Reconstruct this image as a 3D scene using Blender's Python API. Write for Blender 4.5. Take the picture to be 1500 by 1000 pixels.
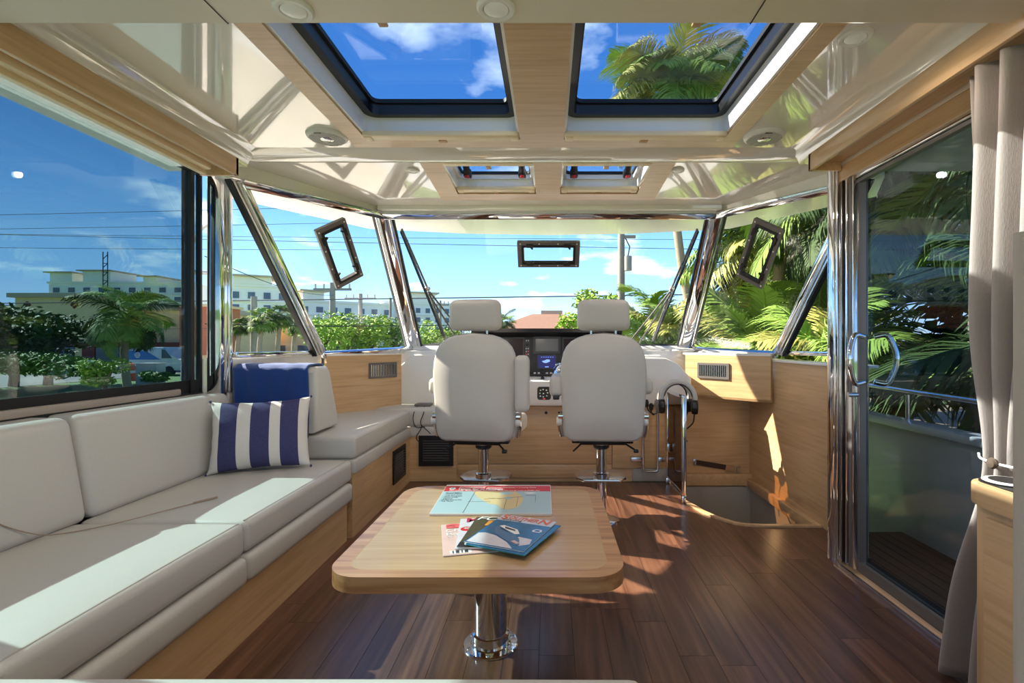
import bpy, bmesh, math, random
from mathutils import Vector, Matrix
R = math.radians
random.seed(7)
S = bpy.context.scene
for o in list(bpy.data.objects): bpy.data.objects.remove(o)
C = S.collection

# ------------------------------------------------------------------ camera, light, exposure
CAMZ, F, CX, CY = 1.2, 750.0, 805.0, 503.0
cam = bpy.data.cameras.new('camera'); cam.lens = 18; cam.sensor_width = 36
cam.shift_x = -(CX-750)/1500; cam.shift_y = (CY-500)/1500; cam.clip_start = .05; cam.clip_end = 2000
co = bpy.data.objects.new('camera', cam); C.objects.link(co); co.location = (0, 0, CAMZ); co.rotation_euler = (R(90), 0, 0)
S.camera = co
S.view_settings.view_transform = 'Standard'; S.view_settings.look = 'None'
S.view_settings.gamma = 1; S.view_settings.use_curve_mapping = False
S.view_settings.exposure = 1.78
S.cycles.use_denoising = True
S.cycles.max_bounces = 14; S.cycles.diffuse_bounces = 7; S.cycles.transparent_max_bounces = 24

SUN_DIR = Vector((1.0, -.30, -.80)).normalized()      # direction the light travels: from port, a little ahead of the beam
sl = bpy.data.lights.new('sun', 'SUN'); sl.energy = 5.6; sl.color = (1, .90, .76); sl.angle = R(.6)
so = bpy.data.objects.new('sun', sl); C.objects.link(so); so.rotation_euler = SUN_DIR.to_track_quat('-Z', 'Y').to_euler(); so.location = (-20, 3, 20)

def build_world():
    w = bpy.data.worlds.new('sky'); S.world = w; w.use_nodes = True
    nt = w.node_tree; nt.nodes.clear(); N = nt.nodes.new; L = nt.links.new
    tc = N('ShaderNodeTexCoord'); sep = N('ShaderNodeSeparateXYZ'); L(tc.outputs['Generated'], sep.inputs[0])
    cr = N('ShaderNodeValToRGB'); L(sep.outputs['Z'], cr.inputs[0])
    e = cr.color_ramp.elements
    e[0].position = 0.0; e[0].color = (.40, .50, .61, 1)
    e[1].position = .85; e[1].color = (.009, .048, .17, 1)
    for p, c in ((.10, (.21, .37, .58, 1)), (.22, (.105, .25, .49, 1)), (.40, (.030, .115, .32, 1))):
        k = e.new(p); k.color = c
    # clouds on a flat layer overhead: project direction onto a plane
    mx = N('ShaderNodeMath'); mx.operation = 'MAXIMUM'; mx.inputs[1].default_value = .0; L(sep.outputs['Z'], mx.inputs[0])
    ad = N('ShaderNodeMath'); ad.operation = 'ADD'; ad.inputs[1].default_value = .14; L(mx.outputs[0], ad.inputs[0])
    vd = N('ShaderNodeVectorMath'); vd.operation = 'DIVIDE'; L(tc.outputs['Generated'], vd.inputs[0])
    cb = N('ShaderNodeCombineXYZ')
    for k in range(3): L(ad.outputs[0], cb.inputs[k])
    L(cb.outputs[0], vd.inputs[1])
    mp = N('ShaderNodeMapping'); mp.inputs['Location'].default_value = (3.1, 1.7, .4); L(vd.outputs[0], mp.inputs[0])
    nz = N('ShaderNodeTexNoise'); nz.inputs['Scale'].default_value = 1.5; nz.inputs['Detail'].default_value = 9; nz.inputs['Roughness'].default_value = .55
    L(mp.outputs[0], nz.inputs['Vector'])
    c2 = N('ShaderNodeValToRGB'); c2.color_ramp.elements[0].position = .56; c2.color_ramp.elements[1].position = .70
    c2.color_ramp.elements[1].color = (.95, .95, .95, 1); L(nz.outputs[0], c2.inputs[0])
    mix = N('ShaderNodeMix'); mix.data_type = 'RGBA'; L(c2.outputs[0], mix.inputs['Factor']); L(cr.outputs[0], mix.inputs['A'])
    mix.inputs['B'].default_value = (.62, .66, .70, 1)
    bg = N('ShaderNodeBackground'); L(mix.outputs['Result'], bg.inputs[0]); bg.inputs[1].default_value = 1.0
    out = N('ShaderNodeOutputWorld'); L(bg.outputs[0], out.inputs[0])
build_world()

# ------------------------------------------------------------------ helpers
def at(px, py, Y):
    return Vector(((px-CX)/F*Y, Y, CAMZ+(CY-py)/F*Y))

def srgb(r, g, b):
    f = lambda c: (c/255/12.92) if c/255 <= .04045 else ((c/255+.055)/1.055)**2.4
    return (f(r), f(g), f(b), 1)

MATS = {}
def base_mat(name):
    m = bpy.data.materials.new(name); m.use_nodes = True
    MATS[name] = m
    return m, m.node_tree, m.node_tree.nodes['Principled BSDF']

def mat(name, col, rough=.5, metal=0, coat=0, noise=0, nscale=40, bump=0, spec=.5, emit=None, estr=1, rand=0, sheen=0, stretch=None):
    m, nt, p = base_mat(name); N = nt.nodes.new; L = nt.links.new
    p.inputs['Base Color'].default_value = col; p.inputs['Roughness'].default_value = rough; p.inputs['Metallic'].default_value = metal
    p.inputs['Specular IOR Level'].default_value = spec
    if coat: p.inputs['Coat Weight'].default_value = coat; p.inputs['Coat Roughness'].default_value = .03
    if sheen: p.inputs['Sheen Weight'].default_value = sheen
    if emit: p.inputs['Emission Color'].default_value = emit; p.inputs['Emission Strength'].default_value = estr
    if noise or bump or rand:
        tc = N('ShaderNodeTexCoord'); nz = N('ShaderNodeTexNoise'); nz.inputs['Scale'].default_value = nscale; nz.inputs['Detail'].default_value = 5
        mp = N('ShaderNodeMapping'); L(tc.outputs['Object'], mp.inputs[0]); L(mp.outputs[0], nz.inputs['Vector'])
        if stretch: mp.inputs['Scale'].default_value = stretch
        hs = N('ShaderNodeHueSaturation'); hs.inputs['Color'].default_value = col
        mr = N('ShaderNodeMapRange'); mr.inputs['From Min'].default_value = .25; mr.inputs['From Max'].default_value = .75
        mr.inputs['To Min'].default_value = 1-noise; mr.inputs['To Max'].default_value = 1+noise
        L(nz.outputs[0], mr.inputs['Value'])
        last = mr.outputs[0]
        if rand:
            oi = N('ShaderNodeObjectInfo'); m2 = N('ShaderNodeMapRange'); m2.inputs['To Min'].default_value = 1-rand; m2.inputs['To Max'].default_value = 1+rand
            L(oi.outputs['Random'], m2.inputs['Value']); mu = N('ShaderNodeMath'); mu.operation = 'MULTIPLY'; L(last, mu.inputs[0]); L(m2.outputs[0], mu.inputs[1]); last = mu.outputs[0]
        L(last, hs.inputs['Value']); L(hs.outputs[0], p.inputs['Base Color'])
        if bump:
            b = N('ShaderNodeBump'); b.inputs['Strength'].default_value = bump; b.inputs['Distance'].default_value = .004; L(nz.outputs[0], b.inputs['Height']); L(b.outputs[0], p.inputs['Normal'])
    return m

def wood(name, cols, axis, fine=60, rough=.35, coat=.15, rand=.0, figure=3.0, contrast=1.0):
    """grain stretched along axis (0,1,2)"""
    m, nt, p = base_mat(name); N = nt.nodes.new; L = nt.links.new
    tc = N('ShaderNodeTexCoord'); oi = N('ShaderNodeObjectInfo')
    ofs = N('ShaderNodeVectorMath'); ofs.operation = 'SCALE'; ofs.inputs[0].default_value = (17, 23, 11); L(oi.outputs['Random'], ofs.inputs['Scale'])
    av = N('ShaderNodeVectorMath'); av.operation = 'ADD'; L(tc.outputs['Object'], av.inputs[0]); L(ofs.outputs[0], av.inputs[1])
    def nz(scale, st, det, dist=0):
        mp = N('ShaderNodeMapping'); sc = [scale]*3; sc[axis] = scale*st; mp.inputs['Scale'].default_value = sc; L(av.outputs[0], mp.inputs[0])
        n = N('ShaderNodeTexNoise'); n.inputs['Scale'].default_value = 1; n.inputs['Detail'].default_value = det; n.inputs['Distortion'].default_value = dist; L(mp.outputs[0], n.inputs['Vector'])
        return n.outputs[0]
    a = nz(fine, .035, 6); b = nz(fine/8, .10, 4, figure); c = nz(fine*4, .02, 3)
    m1 = N('ShaderNodeMath'); m1.operation = 'MULTIPLY_ADD'; L(a, m1.inputs[0]); m1.inputs[1].default_value = .5
    m0 = N('ShaderNodeMath'); m0.operation = 'MULTIPLY_ADD'; L(b, m0.inputs[0]); m0.inputs[1].default_value = .38; 
    mc = N('ShaderNodeMath'); mc.operation = 'MULTIPLY'; L(c, mc.inputs[0]); mc.inputs[1].default_value = .12
    L(mc.outputs[0], m0.inputs[2]); L(m0.outputs[0], m1.inputs[2])
    cr = N('ShaderNodeValToRGB'); L(m1.outputs[0], cr.inputs[0])
    e = cr.color_ramp.elements; n = len(cols); w = .19/contrast
    e[0].position = .5-w; e[0].color = cols[0]; e[1].position = .5+w; e[1].color = cols[-1]
    for i in range(1, n-1):
        k = e.new(.5-w+2*w*i/(n-1)); k.color = cols[i]
    outc = cr.outputs[0]
    if rand:
        hs = N('ShaderNodeHueSaturation'); mr = N('ShaderNodeMapRange'); mr.inputs['To Min'].default_value = 1-rand; mr.inputs['To Max'].default_value = 1+rand
        L(oi.outputs['Random'], mr.inputs['Value']); L(mr.outputs[0], hs.inputs['Value']); L(outc, hs.inputs['Color']); outc = hs.outputs[0]
    L(outc, p.inputs['Base Color']); p.inputs['Roughness'].default_value = rough
    p.inputs['Coat Weight'].default_value = coat; p.inputs['Coat Roughness'].default_value = .18
    bp = N('ShaderNodeBump'); bp.inputs['Strength'].default_value = .12; bp.inputs['Distance'].default_value = .002; L(a, bp.inputs['Height']); L(bp.outputs[0], p.inputs['Normal'])
    return m

def glass(name, tint, refl=1.0):
    m = bpy.data.materials.new(name); m.use_nodes = True; MATS[name] = m
    nt = m.node_tree; nt.nodes.clear(); N = nt.nodes.new; L = nt.links.new
    g = N('ShaderNodeNewGeometry'); d = N('ShaderNodeVectorMath'); d.operation = 'DOT_PRODUCT'; L(g.outputs['Normal'], d.inputs[0]); L(g.outputs['Incoming'], d.inputs[1])
    ab = N('ShaderNodeMath'); ab.operation = 'ABSOLUTE'; L(d.outputs['Value'], ab.inputs[0])
    s1 = N('ShaderNodeMath'); s1.operation = 'SUBTRACT'; s1.inputs[0].default_value = 1; L(ab.outputs[0], s1.inputs[1])
    pw = N('ShaderNodeMath'); pw.operation = 'POWER'; pw.inputs[1].default_value = 5; L(s1.outputs[0], pw.inputs[0])
    ma = N('ShaderNodeMath'); ma.operation = 'MULTIPLY_ADD'; ma.inputs[1].default_value = .5*refl; ma.inputs[2].default_value = .022*refl; L(pw.outputs[0], ma.inputs[0])
    t = N('ShaderNodeBsdfTransparent'); t.inputs[0].default_value = tint
    gl = N('ShaderNodeBsdfGlossy'); gl.inputs['Roughness'].default_value = 0
    mx = N('ShaderNodeMixShader'); L(ma.outputs[0], mx.inputs[0]); L(t.outputs[0], mx.inputs[1]); L(gl.outputs[0], mx.inputs[2])
    o = N('ShaderNodeOutputMaterial'); L(mx.outputs[0], o.inputs[0])
    return m

W = {}
class B:
    def __init__(s): s.bm = bmesh.new(); s.mi = 0
    def _mark(s, n0):
        s.bm.faces.ensure_lookup_table()
        for f in s.bm.faces[n0:]: f.material_index = s.mi
    def box(s, a, b, bev=0, seg=2, M=None):
        n0 = len(s.bm.faces)
        a = Vector(a); b = Vector(b)
        r = bmesh.ops.create_cube(s.bm, size=1)
        vs = r['verts']
        for v in vs: v.co = Vector(((a.x+b.x)/2+v.co.x*(b.x-a.x), (a.y+b.y)/2+v.co.y*(b.y-a.y), (a.z+b.z)/2+v.co.z*(b.z-a.z)))
        if bev:
            ed = list({e for v in vs for e in v.link_edges})
            r2 = bmesh.ops.bevel(s.bm, geom=ed, offset=bev, segments=seg, profile=.5, affect='EDGES')
            vs = list({v for v in r2['verts']} | {v for v in vs if v.is_valid})
        if M is not None:
            for v in vs: v.co = M @ v.co
        s._mark(n0); return s
    def bar(s, p, q, w, h, up=(0, 0, 1), bev=0, seg=1):
        """box from p to q, width w sideways, height h along up"""
        p = Vector(p); q = Vector(q); d = (q-p); L = d.length; d.normalize(); u = Vector(up); x = d.cross(u).normalized(); u = x.cross(d).normalized()
        M = Matrix((x, d, u)).transposed().to_4x4(); M.translation = p
        return s.box((-w/2, 0, -h/2), (w/2, L, h/2), bev, seg, M)
    def cyl(s, p, q, r, n=20, r2=None, cap=True):
        p = Vector(p); q = Vector(q); r2 = r if r2 is None else r2; d = (q-p).normalized()
        u = d.orthogonal().normalized(); v = d.cross(u)
        n0 = len(s.bm.faces)
        A = [s.bm.verts.new(p+(u*math.cos(t)+v*math.sin(t))*r) for t in [2*math.pi*i/n for i in range(n)]]
        Bv = [s.bm.verts.new(q+(u*math.cos(t)+v*math.sin(t))*r2) for t in [2*math.pi*i/n for i in range(n)]]
        for i in range(n): s.bm.faces.new((A[i], A[(i+1) % n], Bv[(i+1) % n], Bv[i]))
        if cap: s.bm.faces.new(A[::-1]); s.bm.faces.new(Bv)
        s._mark(n0); return s
    def lathe(s, prof, c=(0, 0, 0), n=32, axis=2):
        n0 = len(s.bm.faces); c = Vector(c); rings = []
        for (r, z) in prof:
            ring = []
            for i in range(n):
                t = 2*math.pi*i/n; x, y = r*math.cos(t), r*math.sin(t)
                p = (x, y, z) if axis == 2 else ((x, z, y) if axis == 1 else (z, x, y))
                ring.append(s.bm.verts.new(c+Vector(p)))
            rings.append(ring)
        for a, b in zip(rings, rings[1:]):
            for i in range(n): s.bm.faces.new((a[i], a[(i+1) % n], b[(i+1) % n], b[i]))
        s.bm.faces.new(rings[0][::-1]); s.bm.faces.new(rings[-1])
        s._mark(n0); return s
    def tube(s, pts, r, n=8, closed=False, smooth=0):
        pts = [Vector(p) for p in pts]
        if smooth:
            P = []
            m = len(pts)
            rng = range(m) if closed else range(m-1)
            for i in rng:
                p0 = pts[(i-1) % m] if (closed or i > 0) else pts[0]*2-pts[1]
                p1, p2 = pts[i], pts[(i+1) % m]
                p3 = pts[(i+2) % m] if (closed or i+2 < m) else p2*2-p1
                for k in range(smooth):
                    t = k/smooth; P.append(.5*((2*p1)+(p2-p0)*t+(2*p0-5*p1+4*p2-p3)*t*t+(3*p1-p0-3*p2+p3)*t**3))
            if not closed: P.append(pts[-1])
            pts = P
        n0 = len(s.bm.faces); m = len(pts); rings = []; u = None
        for i in range(m):
            d = (pts[(i+1) % m]-pts[i-1]) if closed or 0 < i < m-1 else (pts[1]-pts[0] if i == 0 else pts[-1]-pts[-2])
            d.normalize()
            u = d.orthogonal() if u is None else (u-d*u.dot(d))
            if u.length < 1e-6: u = d.orthogonal()
            u.normalize(); v = d.cross(u)
            rr = r[i] if isinstance(r, (list, tuple)) else r
            rings.append([s.bm.verts.new(pts[i]+(u*math.cos(2*math.pi*k/n)+v*math.sin(2*math.pi*k/n))*rr) for k in range(n)])
        for i in range(m if closed else m-1):
            a, b = rings[i], rings[(i+1) % m]
            for k in range(n): s.bm.faces.new((a[k], a[(k+1) % n], b[(k+1) % n], b[k]))
        if not closed: s.bm.faces.new(rings[0][::-1]); s.bm.faces.new(rings[-1])
        s._mark(n0); return s
    def prism(s, poly, vec, bev=0, seg=2):
        """poly: 3d points (planar), extruded by vec"""
        n0 = len(s.bm.faces); vec = Vector(vec)
        A = [s.bm.verts.new(Vector(p)) for p in poly]; Bv = [s.bm.verts.new(Vector(p)+vec) for p in poly]
        n = len(poly); es = []
        f1 = s.bm.faces.new(A[::-1]); f2 = s.bm.faces.new(Bv)
        for i in range(n): s.bm.faces.new((A[i], A[(i+1) % n], Bv[(i+1) % n], Bv[i]))
        if bev:
            es = list(f1.edges)+list(f2.edges)
            bmesh.ops.bevel(s.bm, geom=es, offset=bev, segments=seg, profile=.5, affect='EDGES')
        s._mark(n0); return s
    def frame(s, outer, inner, vec):
        """ring between two planar loops of equal count, extruded by vec"""
        n0 = len(s.bm.faces); vec = Vector(vec); n = len(outer)
        V = [[s.bm.verts.new(Vector(p)+o) for p in lp] for o in (Vector(), vec) for lp in (outer, inner)]
        a, b, c, d = V
        for i in range(n):
            j = (i+1) % n
            s.bm.faces.new((a[i], b[i], b[j], a[j])); s.bm.faces.new((c[i], c[j], d[j], d[i]))
            s.bm.faces.new((a[i], a[j], c[j], c[i])); s.bm.faces.new((b[i], d[i], d[j], b[j]))
        s._mark(n0); return s
    def quad(s, *p):
        f = s.bm.faces.new([s.bm.verts.new(Vector(q)) for q in p]); f.material_index = s.mi; return s
    def mesh(s, name, mats, angle=40, ofs=Vector(), flat=False):
        bmesh.ops.recalc_face_normals(s.bm, faces=s.bm.faces)
        me = bpy.data.meshes.new(name)
        if ofs.length: bmesh.ops.translate(s.bm, verts=s.bm.verts, vec=-ofs)
        s.bm.to_mesh(me); s.bm.free()
        for m in (mats if isinstance(mats, (list, tuple)) else [mats]): me.materials.append(MATS[m])
        if not flat:
            me.shade_smooth(); me.set_sharp_from_angle(angle=R(angle))
        return me
    def build(s, name, mats, parent=None, angle=40, ofs=None, flat=False):
        if ofs is None:
            if parent is not None: ofs = W.get(parent.name, Vector())
            else:
                vs = [v.co for v in s.bm.verts]
                ofs = Vector(((min(v.x for v in vs)+max(v.x for v in vs))/2, (min(v.y for v in vs)+max(v.y for v in vs))/2, min(v.z for v in vs)))
        o = bpy.data.objects.new(name, s.mesh(name, mats, angle, Vector(ofs), flat)); C.objects.link(o)
        if parent is not None: o.parent = parent
        else: o.location = ofs
        W[o.name] = Vector(ofs)
        return o

def tag(o, label, cat, group=None, kind=None):
    o['label'] = label; o['category'] = cat
    if group: o['group'] = group
    if kind: o['kind'] = kind
    return o
def struct(o, label=None):
    o['kind'] = 'structure'
    if label: o['label'] = label
    return o
def thing(name, label, cat, loc=(0, 0, 0), group=None):
    o = bpy.data.objects.new(name, None); o.empty_display_size = .1; C.objects.link(o); o.location = loc; W[o.name] = Vector(loc)
    return tag(o, label, cat, group)
def local(name, label, cat, group=None):
    """a thing built around its own origin and placed afterwards"""
    o = thing(name, label, cat, (0, 0, 0), group); return o
def copy_tree(o, parent=None):
    c = o.copy(); C.objects.link(c); c.parent = parent
    for ch in [x for x in bpy.data.objects if x.parent == o]: copy_tree(ch, c)
    return c
def share(name, me, parent, loc=(0, 0, 0), rot=(0, 0, 0), sc=(1, 1, 1)):
    o = bpy.data.objects.new(name, me); C.objects.link(o); o.parent = parent; o.location = loc; o.rotation_euler = rot; o.scale = sc
    return o
def text(name, s, size, m, parent, M, width=None, bold=0, align='LEFT', ital=0):
    """flat lettering as a mesh, thin, placed by matrix M in the parent's space"""
    cu = bpy.data.curves.new('txt', 'FONT'); cu.body = s; cu.size = size; cu.align_x = align; cu.offset = bold; cu.extrude = .0002; cu.shear = ital; cu.resolution_u = 3
    t = bpy.data.objects.new('txt', cu); C.objects.link(t)
    dg = bpy.context.evaluated_depsgraph_get(); me = bpy.data.meshes.new_from_object(t.evaluated_get(dg)); bpy.data.objects.remove(t); bpy.data.curves.remove(cu)
    if width:
        w = max(v.co.x for v in me.vertices)-min(v.co.x for v in me.vertices)
        for v in me.vertices: v.co.x *= width/w
    me.transform(M); me.materials.clear(); me.materials.append(MATS[m])
    o = bpy.data.objects.new(name, me); C.objects.link(o); o.parent = parent
    return o
def rrect(x0, x1, y0, y1, r, z=0, n=6):
    P = []
    for cx, cy, a in ((x1-r, y1-r, 0), (x0+r, y1-r, 90), (x0+r, y0+r, 180), (x1-r, y0+r, 270)):
        for i in range(n+1):
            t = R(a+90*i/n); P.append((cx+r*math.cos(t), cy+r*math.sin(t), z))
    return P
def xyz(P, o, u, v):
    """planar points to 3d: o + x*u + y*v"""
    o = Vector(o); u = Vector(u); v = Vector(v); return [o+u*p[0]+v*p[1] for p in P]

# ------------------------------------------------------------------ materials
mat('gelcoat', srgb(238, 230, 217), .12, coat=1, noise=.01, nscale=2)
MATS['gelcoat'].node_tree.nodes['Principled BSDF'].inputs['Coat IOR'].default_value = 1.9
mat('liner', srgb(224, 209, 188), .42, noise=.02, nscale=300)
mat('white_gloss', srgb(236, 232, 226), .18, coat=.3)
mat('white_plastic', srgb(230, 226, 220), .35)
mat('light_lens', srgb(220, 220, 215), .25, emit=(1, .9, .75, 1), estr=.02)
mat('grille', srgb(196, 192, 186), .45)
OAK = (srgb(184, 146, 104), srgb(205, 168, 124), srgb(216, 182, 140))
wood('oak_x', OAK, 0); wood('oak_y', OAK, 1); wood('oak_z', OAK, 2)
wood('oak_table', (srgb(172, 134, 94), srgb(190, 152, 110), srgb(204, 168, 126)), 0, fine=45, rough=.33, coat=.3)
ASH = (srgb(142, 92, 54), srgb(184, 132, 86), srgb(206, 156, 108))
wood('ash_x', ASH, 0, fine=34, figure=6, contrast=1.3, rough=.3, coat=.35)
WAL = (srgb(60, 36, 26), srgb(98, 64, 47), srgb(126, 88, 66))
wood('walnut', WAL, 1, fine=40, rough=.30, coat=.25, rand=.22, figure=5, contrast=1.1)
mat('seam_dark', srgb(30, 20, 15), .6)
mat('leather', srgb(196, 192, 185), .42, noise=.02, nscale=120, bump=.05)
mat('leather_chair', srgb(202, 195, 187), .48, noise=.03, nscale=180, bump=.06)
mat('piping', srgb(180, 172, 162), .5)
mat('chrome', (.80, .80, .82, 1), .045, metal=1)
mat('brushed', (.62, .61, .60, 1), .22, metal=1)
mat('black', srgb(24, 22, 22), .35)
mat('rubber', srgb(14, 13, 13), .55)
mat('dark_frame', srgb(104, 98, 95), .38)
mat('bezel', srgb(74, 70, 72), .3)
mat('dash_panel', srgb(48, 42, 44), .35)
mat('screen_off', srgb(128, 128, 130), .12)
mat('screen_big', srgb(58, 44, 52), .12)
mat('screen_on', (.004, .005, .03, 1), .15, emit=(.006, .006, .035, 1), estr=1)
mat('screen_ink', (.1, .2, .6, 1), .4, emit=(.25, .40, .9, 1), estr=.35)
mat('red_led', (.4, .02, .02, 1), .4, emit=(.6, .05, .04, 1), estr=.5)
mat('white_ink', srgb(235, 232, 228), .6)
mat('cream', srgb(236, 214, 176), .4)
mat('cord', srgb(160, 136, 116), .6)
mat('taupe', srgb(168, 154, 142), .5)
mat('bounce_concrete', srgb(206, 196, 180), .85, noise=.06, nscale=3)  # warm pale tone for the added ground that bounces sunlight indoors
mat('mulch', srgb(140, 122, 96), .95, noise=.2, nscale=6)
mat('tab', srgb(190, 150, 105), .5)
mat('red_button', srgb(190, 30, 30), .35)
mat('blue_wool', srgb(10, 58, 128), .9, noise=.12, nscale=260, bump=.5, sheen=.4)
mat('linen_white', srgb(222, 216, 208), .85, noise=.06, nscale=420, bump=.35)
mat('linen_navy', srgb(60, 60, 104), .85, noise=.45, nscale=260, bump=.35)
mat('curtain', srgb(154, 144, 138), .85, noise=.05, nscale=260, bump=.2, stretch=(1, 1, .25), sheen=.2)
mat('grey_paint', srgb(168, 163, 158), .5)
mat('strap', srgb(58, 36, 28), .5)
mat('paper', srgb(232, 226, 222), .5)
mat('red_ink', srgb(206, 32, 38), .35)
mat('sea_ink', srgb(172, 196, 202), .35)
mat('land_ink', srgb(220, 196, 146), .35)
mat('ink', srgb(50, 56, 66), .5)
mat('pink_cover', srgb(226, 186, 176), .3, noise=.10, nscale=14)
mat('pink_title', srgb(226, 96, 96), .4)
mat('pale_cover', srgb(216, 206, 212), .3, noise=.08, nscale=18)
mat('magenta', srgb(186, 34, 82), .4)
mat('olive_cover', srgb(72, 66, 46), .3, noise=.35, nscale=30)
mat('amber', srgb(228, 150, 40), .35, noise=.1, nscale=20)
mat('ocean', srgb(36, 104, 150), .25, noise=.28, nscale=16)
mat('wake', srgb(214, 206, 212), .35, noise=.1, nscale=50)
mat('hull_blue', srgb(74, 112, 150), .3)
mat('sky_ink', srgb(206, 206, 218), .35)
mat('orange_title', srgb(226, 104, 52), .4)
mat('teal', srgb(14, 136, 128), .4)
mat('acrylic', srgb(52, 30, 14), .06, coat=.5)
glass('glass_clear', (.97, .985, .975, 1)); glass('glass_tint', (.45, .56, .59, 1), 1.7); glass('glass_hatch', (.78, .84, .89, 1), 1.2); glass('glass_door', (.64, .71, .77, 1), 1.5)
glass('glass_smoke', (.42, .30, .18, 1), 1.4)
# outside
mat('grass', srgb(96, 122, 60), .9, noise=.25, nscale=3)
mat('asphalt', srgb(118, 116, 114), .85, noise=.08, nscale=8)
mat('stucco', srgb(242, 208, 154), .8, noise=.03, nscale=2)
mat('stucco_white', srgb(246, 240, 230), .8, noise=.03, nscale=2)
mat('stucco_tan', srgb(192, 172, 146), .8)
mat('stucco_orange', srgb(206, 116, 78), .8)
mat('maroon', srgb(112, 44, 38), .7)
mat('pane_far', srgb(76, 92, 112), .15)
mat('shingle', srgb(142, 106, 86), .8, noise=.12, nscale=6)
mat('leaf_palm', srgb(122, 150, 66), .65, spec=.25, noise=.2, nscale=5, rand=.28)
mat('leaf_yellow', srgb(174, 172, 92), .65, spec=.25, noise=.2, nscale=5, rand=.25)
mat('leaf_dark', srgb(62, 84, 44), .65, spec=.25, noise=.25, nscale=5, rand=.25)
mat('leaf_tree', srgb(96, 128, 44), .65, spec=.25, noise=.3, nscale=4, rand=.2)
mat('leaf_bright', srgb(134, 164, 56), .65, spec=.25, noise=.3, nscale=4, rand=.2)
mat('bark_palm', srgb(158, 142, 122), .85, noise=.2, nscale=14, bump=.5, stretch=(1, 1, 5))
mat('bark', srgb(96, 80, 66), .9, noise=.2, nscale=10)
mat('pole_wood', srgb(150, 144, 138), .8, noise=.12, nscale=12)
mat('wire', srgb(52, 54, 58), .6)
mat('car_white', srgb(230, 232, 234), .3, coat=.5)
mat('car_blue', srgb(36, 120, 200), .3, coat=.5)
mat('orange', srgb(236, 96, 44), .5)
mat('deck_teak', srgb(120, 84, 58), .6, noise=.15, nscale=20, rand=.12, stretch=(1, .1, 1))
mat('hull_white', srgb(226, 224, 220), .25, coat=.4)

# ------------------------------------------------------------------ the setting: floor
def y_open(x):
    P = ((-9, 4.43), (1.035, 4.43), (1.0351, 3.88), (1.06, 3.76), (1.09, 3.64), (1.13, 3.55), (1.177, 3.475), (1.23, 3.41), (1.29, 3.375), (1.40, 3.36), (9, 3.36))
    for (a, b), (c, d) in zip(P, P[1:]):
        if a <= x <= c: return b+(d-b)*(x-a)/(c-a)
    return 4.43
fl = B().box((-2.1, -1.2, -.06), (1.03, 4.6, -.014)).box((1.03, -1.2, -.06), (1.80, 3.355, -.014)).build('floor', 'seam_dark')
struct(fl, 'walnut plank floor of the saloon')
x = -1.26; PW = .1355; row = 0
while x < 1.80:
    x1 = min(x+PW, 1.80); y = (.35 if x < 1.56 else 2.86) - random.random()*(.9 if x < 1.5 else 0)
    while True:
        ye0 = y_open(x+.001); ye1 = y_open(x1-.001); ym = max(ye0, ye1)
        if y >= ym-.05: break
        L_ = random.uniform(.95, 1.45); y2 = y+L_
        g = .0007
        if y2 > min(ye0, ye1)-.15:
            n = 6; top = [(x+g+(x1-x-2*g)*i/n) for i in range(n+1)]
            end = [(t, y_open(t)) for t in top]; y2 = ym+9
        else: end = [(x+g, y2-g), (x1-g, y2-g)]
        poly = [(x+g, y+g, -.013), (x1-g, y+g, -.013)]+[(px, py, -.013) for px, py in end[::-1]]
        B().prism(poly, (0, 0, .013)).build('plank', 'walnut', fl)
        y = y2
        if y2 > ym: break
    x = x1; row += 1

# ------------------------------------------------------------------ ceiling
def boxes(bb, xs, ys, holes, z0, z1, shear=0, yref=0):
    """slab over a grid of cells with rectangular holes; bottom z0, top z1"""
    for a, b in zip(xs, xs[1:]):
        for c, d in zip(ys, ys[1:]):
            mx, my = (a+b)/2, (c+d)/2
            if any(h[0] < mx < h[1] and h[2] < my < h[3] for h in holes): continue
            M = Matrix.Identity(4)
            if shear: M[2][1] = -shear; M[2][3] = shear*yref
            bb.box((a, c, z0), (b, d, z1), M=M)
HX = ((-.965, -.155), (.075, .915)); HY = (1.64, 2.69)
bb = B(); boxes(bb, [-1.62, HX[0][0], HX[0][1], HX[1][0], HX[1][1], 1.32], [1.30, HY[0], HY[1], 2.84], [(a, b, *HY) for a, b in HX], 2.28, 2.46)
# coved edges down to the side headers
bb.prism([(-1.62, 1.3, 2.28), (-1.66, 1.3, 2.27), (-1.70, 1.3, 2.235), (-1.715, 1.3, 2.20), (-1.80, 1.3, 2.2), (-1.8, 1.3, 2.46), (-1.62, 1.3, 2.46)], (0, 1.60, 0))
bb.prism([(1.32, 1.3, 2.28), (1.36, 1.3, 2.275), (1.40, 1.3, 2.25), (1.415, 1.3, 2.215), (1.5, 1.3, 2.215), (1.5, 1.3, 2.46), (1.32, 1.3, 2.46)], (0, 1.60, 0))
ceil = struct(bb.build('ceiling', 'gelcoat'), 'glossy white saloon ceiling around the roof hatches')
bb = B().box((-1.695, -3.2, 2.155), (1.385, 1.535, 2.5), .012)  # rear run is unseen, lengthened to cut sky light from behind
aft = struct(bb.build('ceiling', 'liner'), 'matte beige lowered ceiling panel nearest the camera')
for xs in (-.96, .60):
    B().box((xs-.0015, -1, 2.1535), (xs+.0015, 1.53, 2.158)).build('panel_joint', 'seam_dark', aft)
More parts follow.
